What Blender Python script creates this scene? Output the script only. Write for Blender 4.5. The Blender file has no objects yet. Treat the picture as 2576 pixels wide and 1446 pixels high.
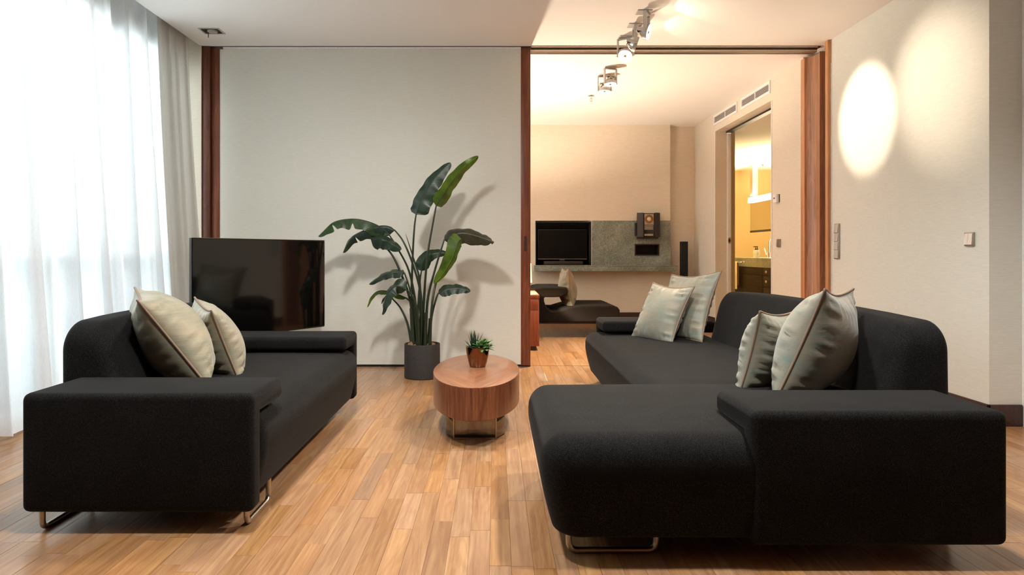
import bpy, bmesh, math, random
from mathutils import Vector, Matrix, Euler
random.seed(7)
scene = bpy.context.scene
COL = scene.collection
PI = math.pi
H = 2.811            # ceiling height
XR = 2.85            # right wall plane
YP = 6.0             # plane of the sliding door
YB = 9.66            # far wall

# ------------------------------------------------------------------ camera
cam = bpy.data.cameras.new('camera')
cam.sensor_width = 36.0
cam.lens = 24.0
cam.shift_x = 41 / 2576
cam.shift_y = -87 / 2576
cam.clip_start = 0.05
camo = bpy.data.objects.new('camera', cam)
camo.location = (0, 0, 1.0)
camo.rotation_euler = (PI / 2, 0, 0)
COL.objects.link(camo)
scene.camera = camo

# ------------------------------------------------------------------ exposure and sky
scene.view_settings.view_transform = 'Standard'
scene.view_settings.look = 'None'
scene.view_settings.gamma = 1.0
scene.view_settings.use_curve_mapping = False
scene.view_settings.exposure = 0.62
scene.cycles.use_denoising = True
scene.cycles.max_bounces = 12
scene.cycles.diffuse_bounces = 7
scene.cycles.transparent_max_bounces = 16
scene.cycles.sample_clamp_indirect = 6.0
scene.cycles.caustics_reflective = False
scene.cycles.caustics_refractive = False
SKY = 5.6
WARM = (1.0, 0.83, 0.63)
SPOT_W = 140.0
LAMP_W = 205.0
BATH_W = 75.0
world = bpy.data.worlds.new('sky')
scene.world = world
world.use_nodes = True
bg = world.node_tree.nodes['Background']
bg.inputs[0].default_value = (0.90, 0.96, 1.0, 1)
bg.inputs[1].default_value = SKY


def add_light(name, kind, loc, energy, color, parent=None, aim=None, **kw):
    L = bpy.data.lights.new(name, kind)
    L.energy = energy
    L.color = color
    for k, v in kw.items():
        setattr(L, k, v)
    o = bpy.data.objects.new(name, L)
    COL.objects.link(o)
    if parent is not None:
        o.parent = parent
        loc = Vector(loc) - parent.location
    o.location = loc
    if aim is not None:
        o.rotation_euler = Vector(aim).to_track_quat('-Z', 'Y').to_euler()
    return o


FILL_W = 125.0       # each of the unseen spotlights added to light the seating
FILL_COL = (1.0, 0.96, 0.91)

# ------------------------------------------------------------------ colour + materials
def S(r, g, b):
    def c(v):
        v /= 255
        return v / 12.92 if v <= 0.04045 else ((v + 0.055) / 1.055) ** 2.4
    return (c(r), c(g), c(b), 1)


class NT:
    def __init__(self, name):
        self.m = bpy.data.materials.new(name)
        self.m.use_nodes = True
        self.t = self.m.node_tree
        self.b = self.t.nodes['Principled BSDF']

    def n(self, typ, **kw):
        x = self.t.nodes.new(typ)
        for k, v in kw.items():
            if k.startswith('i_'):
                x.inputs[k[2:].replace('_', ' ')].default_value = v
            else:
                setattr(x, k, v)
        return x

    def l(self, a, ao, b, bi):
        self.t.links.new(a.outputs[ao], b.inputs[bi])

    def coords(self, scale=(1, 1, 1)):
        tc = self.n('ShaderNodeTexCoord')
        mp = self.n('ShaderNodeMapping')
        mp.inputs['Scale'].default_value = scale
        self.l(tc, 'Object', mp, 'Vector')
        return mp

    def ramp(self, src, out, stops):
        r = self.n('ShaderNodeValToRGB')
        e = r.color_ramp.elements
        e[0].position, e[0].color = stops[0]
        e[1].position, e[1].color = stops[-1]
        for p, c in stops[1:-1]:
            q = e.new(p)
            q.color = c
        self.l(src, out, r, 'Fac')
        return r

    def bump(self, src, out, strength, dist=0.01):
        b = self.n('ShaderNodeBump')
        b.inputs['Strength'].default_value = strength
        b.inputs['Distance'].default_value = dist
        self.l(src, out, b, 'Height')
        self.l(b, 'Normal', self.b, 'Normal')
        return b


def plain(name, col, rough=0.5, metal=0.0, spec=0.5, bump=0.0, bscale=80, var=1.0):
    t = NT(name)
    t.b.inputs['Base Color'].default_value = col
    t.b.inputs['Roughness'].default_value = rough
    t.b.inputs['Metallic'].default_value = metal
    t.b.inputs['Specular IOR Level'].default_value = spec
    mp = t.coords()
    nz = t.n('ShaderNodeTexNoise')
    nz.inputs['Scale'].default_value = bscale
    t.l(mp, 'Vector', nz, 'Vector')
    lo = tuple(c * (1 - 0.06 * var) for c in col[:3]) + (1,)
    hi = tuple(min(1, c * (1 + 0.05 * var)) for c in col[:3]) + (1,)
    r = t.ramp(nz, 'Fac', [(0.3, lo), (0.7, hi)])
    t.l(r, 'Color', t.b, 'Base Color')
    if bump:
        t.bump(nz, 'Fac', bump)
    return t.m


def grasscloth(name, a, b, along='x'):
    """woven wall covering: fine threads running level"""
    t = NT(name)
    sc = (7, 7, 420)
    mp = t.coords(sc)
    n1 = t.n('ShaderNodeTexNoise')
    n1.inputs['Scale'].default_value = 1.0
    n1.inputs['Detail'].default_value = 4
    t.l(mp, 'Vector', n1, 'Vector')
    mp2 = t.coords((22, 22, 260))
    n2 = t.n('ShaderNodeTexNoise')
    n2.inputs['Scale'].default_value = 1.0
    n2.inputs['Detail'].default_value = 3
    t.l(mp2, 'Vector', n2, 'Vector')
    mx = t.n('ShaderNodeMath', operation='ADD')
    t.l(n1, 'Fac', mx, 0)
    t.l(n2, 'Fac', mx, 1)
    hf = t.n('ShaderNodeMath', operation='MULTIPLY')
    hf.inputs[1].default_value = 0.5
    t.l(mx, 0, hf, 0)
    r = t.ramp(hf, 0, [(0.36, a), (0.64, b)])
    t.l(r, 'Color', t.b, 'Base Color')
    t.b.inputs['Roughness'].default_value = 0.75
    t.b.inputs['Specular IOR Level'].default_value = 0.25
    t.bump(hf, 0, 0.12, 0.004)
    return t.m


def wood(name, dark, mid, light, axis='z', rough=0.35, scale=1.0, tone=False, coat=0.0, tone_amt=0.5):
    """straight grained veneer, grain along axis"""
    t = NT(name)
    fine, lng = 70 * scale, 2.2 * scale
    sc = {'x': (lng, fine, fine), 'y': (fine, lng, fine), 'z': (fine, fine, lng)}[axis]
    tc = t.n('ShaderNodeTexCoord')
    vec = (tc, 'Object')
    if tone:
        at = t.n('ShaderNodeAttribute')
        at.attribute_name = 'tone'
        ad = t.n('ShaderNodeVectorMath', operation='MULTIPLY_ADD')
        ad.inputs[1].default_value = (7.0, 13.0, 5.0)
        t.l(at, 'Color', ad, 0)
        t.l(tc, 'Object', ad, 2)
        vec = (ad, 0)
    mp = t.n('ShaderNodeMapping')
    mp.inputs['Scale'].default_value = sc
    t.l(vec[0], vec[1], mp, 'Vector')
    n1 = t.n('ShaderNodeTexNoise')
    n1.inputs['Scale'].default_value = 1.0
    n1.inputs['Detail'].default_value = 6
    n1.inputs['Roughness'].default_value = 0.6
    n1.inputs['Distortion'].default_value = 0.4
    t.l(mp, 'Vector', n1, 'Vector')
    mp2 = t.n('ShaderNodeMapping')
    f2, l2 = 11 * scale, 1.1 * scale
    mp2.inputs['Scale'].default_value = {'x': (l2, f2, f2), 'y': (f2, l2, f2), 'z': (f2, f2, l2)}[axis]
    t.l(vec[0], vec[1], mp2, 'Vector')
    n2 = t.n('ShaderNodeTexNoise')
    n2.inputs['Scale'].default_value = 1.0
    n2.inputs['Detail'].default_value = 3
    n2.inputs['Distortion'].default_value = 1.2
    t.l(mp2, 'Vector', n2, 'Vector')
    w = t.n('ShaderNodeMath', operation='SINE')
    ml = t.n('ShaderNodeMath', operation='MULTIPLY')
    ml.inputs[1].default_value = 38
    t.l(n2, 'Fac', ml, 0)
    t.l(ml, 0, w, 0)
    ma = t.n('ShaderNodeMath', operation='MULTIPLY_ADD')
    ma.inputs[1].default_value = 0.07
    t.l(w, 0, ma, 0)
    t.l(n1, 'Fac', ma, 2)
    mb = t.n('ShaderNodeMath', operation='MULTIPLY_ADD')
    mb.inputs[1].default_value = 0.35
    mb.inputs[2].default_value = -0.17
    t.l(n2, 'Fac', mb, 0)
    mc = t.n('ShaderNodeMath', operation='ADD')
    t.l(ma, 0, mc, 0)
    t.l(mb, 0, mc, 1)
    r = t.ramp(mc, 0, [(0.22, dark), (0.5, mid), (0.78, light)])
    col = (r, 'Color')
    if tone:
        sx = t.n('ShaderNodeSeparateColor')
        t.l(at, 'Color', sx, 'Color')
        hs = t.n('ShaderNodeHueSaturation')
        mr = t.n('ShaderNodeMapRange')
        mr.inputs['To Min'].default_value = 1 - tone_amt
        mr.inputs['To Max'].default_value = 1 + tone_amt * 0.62
        t.l(sx, 0, mr, 'Value')
        t.l(mr, 'Result', hs, 'Value')
        mr2 = t.n('ShaderNodeMapRange')
        mr2.inputs['To Min'].default_value = 0.93
        mr2.inputs['To Max'].default_value = 1.1
        t.l(sx, 1, mr2, 'Value')
        t.l(mr2, 'Result', hs, 'Saturation')
        mr3 = t.n('ShaderNodeMapRange')
        mr3.inputs['To Min'].default_value = 0.4965
        mr3.inputs['To Max'].default_value = 0.5025
        t.l(sx, 2, mr3, 'Value')
        t.l(mr3, 'Result', hs, 'Hue')
        t.l(r, 'Color', hs, 'Color')
        col = (hs, 'Color')
    t.l(col[0], col[1], t.b, 'Base Color')
    t.b.inputs['Roughness'].default_value = rough
    t.b.inputs['Coat Weight'].default_value = coat
    t.b.inputs['Coat Roughness'].default_value = 0.15
    t.bump(mc, 0, 0.06, 0.002)
    return t.m


def diamond_wood(name, dark, mid, light, cx, cy, ax, ay):
    """book-matched veneer: four quarters meeting in a diamond"""
    t = NT(name)
    tc = t.n('ShaderNodeTexCoord')
    sp = t.n('ShaderNodeSeparateXYZ')
    t.l(tc, 'Object', sp, 'Vector')
    ab = []
    for i, (c, a) in enumerate(((cx, ax), (cy, ay))):
        s = t.n('ShaderNodeMath', operation='SUBTRACT')
        s.inputs[1].default_value = c
        t.l(sp, i, s, 0)
        q = t.n('ShaderNodeMath', operation='ABSOLUTE')
        t.l(s, 0, q, 0)
        m = t.n('ShaderNodeMath', operation='DIVIDE')
        m.inputs[1].default_value = a
        t.l(q, 0, m, 0)
        ab.append((m, s))
    ac = t.n('ShaderNodeMath', operation='ADD')
    t.l(ab[0][0], 0, ac, 0)
    t.l(ab[1][0], 0, ac, 1)
    sb = t.n('ShaderNodeMath', operation='SUBTRACT')
    t.l(ab[0][0], 0, sb, 0)
    t.l(ab[1][0], 0, sb, 1)
    cb = t.n('ShaderNodeCombineXYZ')
    k1 = t.n('ShaderNodeMath', operation='MULTIPLY')
    k1.inputs[1].default_value = 26
    t.l(ac, 0, k1, 0)
    k2 = t.n('ShaderNodeMath', operation='MULTIPLY')
    k2.inputs[1].default_value = 0.9
    t.l(sb, 0, k2, 0)
    t.l(k1, 0, cb, 0)
    t.l(k2, 0, cb, 1)
    sg1 = t.n('ShaderNodeMath', operation='SIGN')
    t.l(ab[0][1], 0, sg1, 0)
    sg2 = t.n('ShaderNodeMath', operation='SIGN')
    t.l(ab[1][1], 0, sg2, 0)
    sm = t.n('ShaderNodeMath', operation='MULTIPLY')
    t.l(sg1, 0, sm, 0)
    t.l(sg2, 0, sm, 1)
    t.l(sm, 0, cb, 2)
    n1 = t.n('ShaderNodeTexNoise')
    n1.inputs['Scale'].default_value = 1.0
    n1.inputs['Detail'].default_value = 5
    n1.inputs['Distortion'].default_value = 0.3
    t.l(cb, 'Vector', n1, 'Vector')
    ad = t.n('ShaderNodeMath', operation='MULTIPLY_ADD')
    ad.inputs[1].default_value = 0.045
    t.l(sm, 0, ad, 0)
    t.l(n1, 'Fac', ad, 2)
    r = t.ramp(ad, 0, [(0.25, dark), (0.5, mid), (0.75, light)])
    t.l(r, 'Color', t.b, 'Base Color')
    t.b.inputs['Roughness'].default_value = 0.28
    t.b.inputs['Coat Weight'].default_value = 0.25
    t.b.inputs['Coat Roughness'].default_value = 0.12
    return t.m


def wool(name, base, fleck):
    t = NT(name)
    mp = t.coords()
    n1 = t.n('ShaderNodeTexNoise')
    n1.inputs['Scale'].default_value = 560
    n1.inputs['Detail'].default_value = 2
    t.l(mp, 'Vector', n1, 'Vector')
    n2 = t.n('ShaderNodeTexNoise')
    n2.inputs['Scale'].default_value = 9
    n2.inputs['Detail'].default_value = 4
    t.l(mp, 'Vector', n2, 'Vector')
    ma = t.n('ShaderNodeMath', operation='MULTIPLY_ADD')
    ma.inputs[1].default_value = 0.10
    t.l(n2, 'Fac', ma, 0)
    t.l(n1, 'Fac', ma, 2)
    r = t.ramp(ma, 0, [(0.38, tuple(c * 0.5 for c in base[:3]) + (1,)), (0.56, base), (0.80, fleck)])
    t.l(r, 'Color', t.b, 'Base Color')
    t.b.inputs['Roughness'].default_value = 0.95
    t.b.inputs['Specular IOR Level'].default_value = 0.15
    t.b.inputs['Sheen Weight'].default_value = 0.03
    t.b.inputs['Sheen Roughness'].default_value = 0.4
    t.bump(n1, 'Fac', 0.15, 0.002)
    return t.m


def silk(name, a, b, c):
    """slubbed silk: shot blue-green and beige threads"""
    t = NT(name)
    mp = t.coords((6, 6, 210))
    n1 = t.n('ShaderNodeTexNoise')
    n1.inputs['Scale'].default_value = 1.0
    n1.inputs['Detail'].default_value = 5
    t.l(mp, 'Vector', n1, 'Vector')
    mp2 = t.coords((9, 9, 14))
    n2 = t.n('ShaderNodeTexNoise')
    n2.inputs['Scale'].default_value = 1.0
    n2.inputs['Detail'].default_value = 4
    t.l(mp2, 'Vector', n2, 'Vector')
    mx = t.n('ShaderNodeMath', operation='ADD')
    t.l(n1, 'Fac', mx, 0)
    t.l(n2, 'Fac', mx, 1)
    hf = t.n('ShaderNodeMath', operation='MULTIPLY')
    hf.inputs[1].default_value = 0.5
    t.l(mx, 0, hf, 0)
    r = t.ramp(hf, 0, [(0.34, a), (0.5, b), (0.64, c)])
    t.l(r, 'Color', t.b, 'Base Color')
    t.b.inputs['Roughness'].default_value = 0.5
    t.b.inputs['Specular IOR Level'].default_value = 0.5
    t.b.inputs['Sheen Weight'].default_value = 0.25
    n3 = t.n('ShaderNodeTexNoise')
    n3.inputs['Scale'].default_value = 9
    n3.inputs['Detail'].default_value = 3
    n3.inputs['Distortion'].default_value = 1.0
    t.l(t.coords((1, 1, 1.6)), 'Vector', n3, 'Vector')
    b1 = t.bump(n1, 'Fac', 0.12, 0.003)
    b2 = t.n('ShaderNodeBump')
    b2.inputs['Strength'].default_value = 0.12
    b2.inputs['Distance'].default_value = 0.02
    t.l(n3, 'Fac', b2, 'Height')
    t.l(b2, 'Normal', b1, 'Normal')
    return t.m


def stone(name):
    t = NT(name)
    mp = t.coords()
    n1 = t.n('ShaderNodeTexNoise')
    n1.inputs['Scale'].default_value = 60
    n1.inputs['Detail'].default_value = 6
    n1.inputs['Distortion'].default_value = 2.5
    t.l(mp, 'Vector', n1, 'Vector')
    n2 = t.n('ShaderNodeTexNoise')
    n2.inputs['Scale'].default_value = 4
    n2.inputs['Detail'].default_value = 3
    t.l(mp, 'Vector', n2, 'Vector')
    ma = t.n('ShaderNodeMath', operation='MULTIPLY_ADD')
    ma.inputs[1].default_value = 0.35
    t.l(n2, 'Fac', ma, 0)
    t.l(n1, 'Fac', ma, 2)
    r = t.ramp(ma, 0, [(0.45, S(80, 87, 80)), (0.66, S(116, 123, 114)), (0.86, S(170, 176, 165))])
    t.l(r, 'Color', t.b, 'Base Color')
    t.b.inputs['Roughness'].default_value = 0.4
    return t.m


def emit(name, col, strength):
    t = NT(name)
    t.b.inputs['Base Color'].default_value = (0.8, 0.8, 0.8, 1)
    t.b.inputs['Emission Color'].default_value = tuple(col[:3]) + (1,)
    t.b.inputs['Emission Strength'].default_value = strength
    return t.m


def cloth_through(name, col, transp, transl):
    """cloth that lets daylight through"""
    t = NT(name)
    t.t.nodes.remove(t.b)
    out = [n for n in t.t.nodes if n.type == 'OUTPUT_MATERIAL'][0]
    mp = t.coords((260, 260, 40))
    nz = t.n('ShaderNodeTexNoise')
    nz.inputs['Scale'].default_value = 1.0
    t.l(mp, 'Vector', nz, 'Vector')
    r = t.ramp(nz, 'Fac', [(0.3, tuple(c * 0.93 for c in col[:3]) + (1,)), (0.7, col)])
    d = t.n('ShaderNodeBsdfDiffuse')
    tl = t.n('ShaderNodeBsdfTranslucent')
    tp = t.n('ShaderNodeBsdfTransparent')
    t.l(r, 'Color', d, 'Color')
    t.l(r, 'Color', tl, 'Color')
    m1 = t.n('ShaderNodeMixShader')
    m1.inputs[0].default_value = transl
    t.l(d, 0, m1, 1)
    t.l(tl, 0, m1, 2)
    m2 = t.n('ShaderNodeMixShader')
    m2.inputs[0].default_value = transp
    t.l(m1, 0, m2, 1)
    t.l(tp, 0, m2, 2)
    t.l(m2, 0, out, 'Surface')
    return t.m


def window_glass(name):
    t = NT(name)
    t.t.nodes.remove(t.b)
    out = [n for n in t.t.nodes if n.type == 'OUTPUT_MATERIAL'][0]
    g = t.n('ShaderNodeBsdfGlossy')
    g.inputs['Roughness'].default_value = 0.02
    tp = t.n('ShaderNodeBsdfTransparent')
    tp.inputs['Color'].default_value = (0.94, 0.97, 0.96, 1)
    fr = t.n('ShaderNodeFresnel')
    fr.inputs['IOR'].default_value = 1.3
    m = t.n('ShaderNodeMixShader')
    t.l(fr, 0, m, 0)
    t.l(tp, 0, m, 1)
    t.l(g, 0, m, 2)
    t.l(m, 0, out, 'Surface')
    return t.m


def leafmat(name, dark, light):
    t = NT(name)
    at = t.n('ShaderNodeAttribute')
    at.attribute_name = 'leaf'
    sp = t.n('ShaderNodeSeparateColor')
    t.l(at, 'Color', sp, 'Color')
    # veins: stripes leaving the midrib
    ml = t.n('ShaderNodeMath', operation='MULTIPLY')
    ml.inputs[1].default_value = 330
    t.l(sp, 0, ml, 0)
    ml2 = t.n('ShaderNodeMath', operation='MULTIPLY_ADD')
    ml2.inputs[1].default_value = -34
    t.l(sp, 1, ml2, 0)
    t.l(ml, 0, ml2, 2)
    w = t.n('ShaderNodeMath', operation='SINE')
    t.l(ml2, 0, w, 0)
    nz = t.n('ShaderNodeTexNoise')
    nz.inputs['Scale'].default_value = 12
    t.l(t.coords(), 'Vector', nz, 'Vector')
    ma = t.n('ShaderNodeMath', operation='MULTIPLY_ADD')
    ma.inputs[1].default_value = 0.05
    t.l(w, 0, ma, 0)
    t.l(nz, 'Fac', ma, 2)
    r = t.ramp(ma, 0, [(0.25, dark), (0.8, light)])
    rib = t.n('ShaderNodeMath', operation='LESS_THAN')
    rib.inputs[1].default_value = 0.05
    t.l(sp, 1, rib, 0)
    mx = t.n('ShaderNodeMixRGB')
    t.l(rib, 0, mx, 0)
    t.l(r, 'Color', mx, 1)
    mx.inputs[2].default_value = tuple(min(1, c * 2.2) for c in light[:3]) + (1,)
    t.l(mx, 'Color', t.b, 'Base Color')
    t.b.inputs['Roughness'].default_value = 0.33
    t.b.inputs['Transmission Weight'].default_value = 0.0
    t.bump(w, 0, 0.12, 0.002)
    # some light passes through the blade
    out = [n for n in t.t.nodes if n.type == 'OUTPUT_MATERIAL'][0]
    tl = t.n('ShaderNodeBsdfTranslucent')
    hs = t.n('ShaderNodeHueSaturation')
    hs.inputs['Value'].default_value = 2.4
    hs.inputs['Hue'].default_value = 0.47
    t.l(mx, 'Color', hs, 'Color')
    t.l(hs, 'Color', tl, 'Color')
    m = t.n('ShaderNodeMixShader')
    m.inputs[0].default_value = 0.3
    t.l(t.b, 0, m, 1)
    t.l(tl, 0, m, 2)
    t.l(m, 0, out, 'Surface')
    return t.m


def box_shade(name, col, glow):
    t = NT(name)
    t.b.inputs['Base Color'].default_value = col
    t.b.inputs['Emission Color'].default_value = (1, 0.8, 0.55, 1)
    t.b.inputs['Emission Strength'].default_value = glow
    return t.m


M = {}
M['wall'] = grasscloth('pale_grasscloth', S(210, 210, 200), S(221, 221, 212))
M['wall_far'] = grasscloth('warm_grasscloth', S(212, 202, 185), S(224, 215, 199))
M['ceiling'] = plain('matte_ceiling_paint', S(240, 239, 237), 0.9, spec=0.1, var=0.15)
M['white'] = plain('white_lacquer', S(232, 231, 230), 0.5)
M['red_wood'] = wood('cherry_veneer', S(84, 42, 25), S(114, 60, 37), S(140, 80, 52), 'z', 0.4, tone=False)
M['red_wood_light'] = wood('cherry_edge_veneer', S(164, 108, 70), S(192, 134, 90), S(212, 156, 110), 'z', 0.4)
M['red_wood_dark'] = wood('dark_cherry_veneer', S(64, 31, 19), S(90, 46, 29), S(112, 62, 41), 'z', 0.4)
M['lining_wood'] = wood('walnut_lining', S(134, 90, 62), S(166, 120, 88), S(192, 148, 114), 'z', 0.4)
M['cabinet_wood'] = wood('cabinet_cherry', S(98, 46, 28), S(126, 64, 42), S(148, 82, 55), 'z', 0.35)
M['walnut'] = wood('walnut_veneer', S(76, 41, 24), S(108, 63, 41), S(134, 85, 57), 'z', 0.32, coat=0.2)
M['oak'] = wood('oak_plank', S(136, 98, 67), S(158, 119, 84), S(176, 139, 101), 'y', 0.3, tone=True, scale=1.1, coat=0.18, tone_amt=0.2)
M['joint'] = plain('dark_floor_joint', S(104, 72, 48), 0.8)
M['base'] = wood('dark_baseboard', S(42, 24, 16), S(58, 34, 24), S(72, 44, 30), 'y', 0.45)
M['wool'] = wool('charcoal_wool', S(9, 8.5, 8.5), S(54, 54, 54))
M['wool_far'] = wool('brown_wool', S(17, 13, 10), S(44, 36, 30))
M['silk'] = silk('shot_silk', S(106, 120, 111), S(124, 122, 107), S(136, 126, 108))
M['silk_gold'] = silk('shot_silk_gold', S(112, 115, 97), S(133, 127, 106), S(145, 134, 111))
M['piping'] = plain('taupe_piping', S(126, 104, 86), 0.6)
M['steel'] = plain('brushed_steel', S(178, 168, 154), 0.3, 1.0)
M['chrome'] = plain('chrome', S(215, 212, 205), 0.12, 1.0)
M['mirror_steel'] = plain('mirror_steel', S(128, 122, 114), 0.08, 1.0)
M['alu'] = plain('aluminium', S(190, 178, 162), 0.35, 1.0)
M['grey_paint'] = plain('silver_grey_paint', S(188, 184, 178), 0.4, 0.2)
M['black'] = plain('black_plastic', S(14, 13, 13), 0.5)
M['screen'] = plain('black_screen_glass', S(8, 8, 8), 0.06, spec=0.55)
M['screen_dark'] = plain('dull_black_screen', S(7, 7, 8), 0.35, spec=0.12)
M['void'] = plain('black_lining', S(10, 9, 8), 0.8)
M['dark_box'] = plain('dark_brown_box', S(38, 28, 24), 0.5)
M['planter'] = plain('speckled_dark_planter', S(44, 41, 40), 0.75, bump=0.3, bscale=140)
M['moss'] = plain('dry_moss', S(140, 108, 72), 0.95, bump=1.0, bscale=120)
M['soil'] = plain('dark_soil', S(40, 30, 24), 0.95, bump=1.0, bscale=120)
M['leaf'] = leafmat('dark_leaf', S(18, 34, 26), S(44, 66, 48))
M['leaf_bright'] = leafmat('bright_leaf', S(38, 66, 18), S(84, 116, 32))
M['leaf_mid'] = leafmat('mid_leaf', S(24, 46, 24), S(58, 84, 46))
M['leaf_brown'] = leafmat('olive_leaf', S(36, 38, 28), S(66, 66, 50))
M['stem'] = plain('leaf_stalk', S(30, 43, 24), 0.45)
M['spike'] = plain('aloe_leaf', S(30, 52, 36), 0.4)
M['succ'] = plain('jade_leaf', S(74, 112, 52), 0.4)
M['copper'] = plain('dark_copper_glaze', S(136, 102, 76), 0.12, 1.0)
M['stone'] = stone('grey_green_granite')
M['sheer'] = cloth_through('sheer_white_voile', (0.94, 0.95, 0.96, 1), 0.15, 0.62)
M['drape'] = cloth_through('grey_white_drape', S(196, 192, 184), 0.0, 0.2)
M['glass'] = window_glass('window_glass')
M['frame_white'] = plain('window_frame_paint', S(225, 228, 228), 0.5)
M['concrete'] = plain('pale_render', S(170, 182, 190), 0.9)
M['lens'] = emit('lamp_lens', (1.0, 0.86, 0.62), 14)
M['bar_light'] = emit('light_bar_diffuser', (1.0, 0.88, 0.62), 9)
M['shade'] = box_shade('cream_lamp_shade', S(240, 225, 195), 1.1)
M['bath_wall'] = plain('bath_wall_covering', S(216, 190, 138), 0.8, bscale=200)
M['bath_ceiling'] = plain('bath_ceiling_paint', S(235, 226, 205), 0.9, var=0.15)
M['bath_mirror'] = plain('bath_mirror_glass', S(190, 185, 165), 0.04, 1.0)
M['dark_wood'] = wood('wenge_veneer', S(30, 20, 15), S(44, 30, 22), S(58, 41, 30), 'y', 0.6)
M['dark_wood'].node_tree.nodes['Principled BSDF'].inputs['Specular IOR Level'].default_value = 0.15
M['towel'] = plain('cream_towel', S(228, 212, 176), 0.95, bump=0.6, bscale=250)
M['cream'] = plain('cream_plastic', S(232, 224, 200), 0.4)
M['dark_metal'] = plain('dark_grey_metal', S(60, 58, 56), 0.45, 0.6)
M['glassclear'] = plain('display_glass', S(24, 23, 23), 0.08)
M['disc'] = plain('amber_disc', S(150, 104, 56), 0.25, 0.6)


# ------------------------------------------------------------------ mesh helpers
def link_obj(name, me, mat, parent=None):
    o = bpy.data.objects.new(name, me)
    COL.objects.link(o)
    if mat is not None and not me.materials:
        me.materials.append(mat)
    if parent is not None:
        o.parent = parent
    return o


def world_loc(p):
    v = Vector((0, 0, 0))
    while p is not None:
        v += p.location
        p = p.parent
    return v


def mesh(name, verts, faces, mat, parent=None, smooth=0.0, local=False):
    """one object; vertices are given in world space unless local"""
    off = Vector((0, 0, 0)) if (parent is None or local) else world_loc(parent)
    me = bpy.data.meshes.new(name)
    me.from_pydata([tuple(Vector(v) - off) for v in verts], [], faces)
    me.update()
    if smooth:
        for p in me.polygons:
            p.use_smooth = True
        me.set_sharp_from_angle(angle=math.radians(smooth))
    return link_obj(name, me, mat, parent)


def from_bm(name, bm, mat, parent=None, smooth=0.0, local=False):
    bmesh.ops.recalc_face_normals(bm, faces=bm.faces)
    if parent is not None and not local:
        bmesh.ops.translate(bm, verts=bm.verts, vec=-world_loc(parent))
    me = bpy.data.meshes.new(name)
    bm.to_mesh(me)
    bm.free()
    if smooth:
        for p in me.polygons:
            p.use_smooth = True
        me.set_sharp_from_angle(angle=math.radians(smooth))
    return link_obj(name, me, mat, parent)


def bm_box(bm, x0, x1, y0, y1, z0, z1):
    vs = [bm.verts.new((x, y, z)) for x in (x0, x1) for y in (y0, y1) for z in (z0, z1)]
    for f in ((0, 1, 3, 2), (4, 6, 7, 5), (0, 4, 5, 1), (2, 3, 7, 6), (0, 2, 6, 4), (1, 5, 7, 3)):
        bm.faces.new([vs[i] for i in f])
    return vs


def box(name, x0, x1, y0, y1, z0, z1, mat, parent=None, bevel=0.0, seg=2):
    bm = bmesh.new()
    bm_box(bm, x0, x1, y0, y1, z0, z1)
    if bevel:
        bmesh.ops.bevel(bm, geom=bm.edges[:], offset=bevel, segments=seg, profile=0.5, affect='EDGES')
    return from_bm(name, bm, mat, parent, smooth=40 if bevel else 0)


def prism(name, poly, axis, a0, a1, mat, parent=None, bevel=0.0, seg=3, smooth=40):
    """extrude a polygon: axis 'x' -> poly is (y,z); 'y' -> (x,z); 'z' -> (x,y)"""
    def P(p, a):
        return {'x': (a, p[0], p[1]), 'y': (p[0], a, p[1]), 'z': (p[0], p[1], a)}[axis]
    bm = bmesh.new()
    A = [bm.verts.new(P(p, a0)) for p in poly]
    B = [bm.verts.new(P(p, a1)) for p in poly]
    n = len(poly)
    bm.faces.new(A)
    bm.faces.new(B[::-1])
    for i in range(n):
        bm.faces.new([A[i], B[i], B[(i + 1) % n], A[(i + 1) % n]])
    bmesh.ops.recalc_face_normals(bm, faces=bm.faces)
    if bevel:
        bmesh.ops.bevel(bm, geom=bm.edges[:], offset=bevel, segments=seg, profile=0.5, affect='EDGES', clamp_overlap=True)
    return from_bm(name, bm, mat, parent, smooth=smooth)


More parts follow.
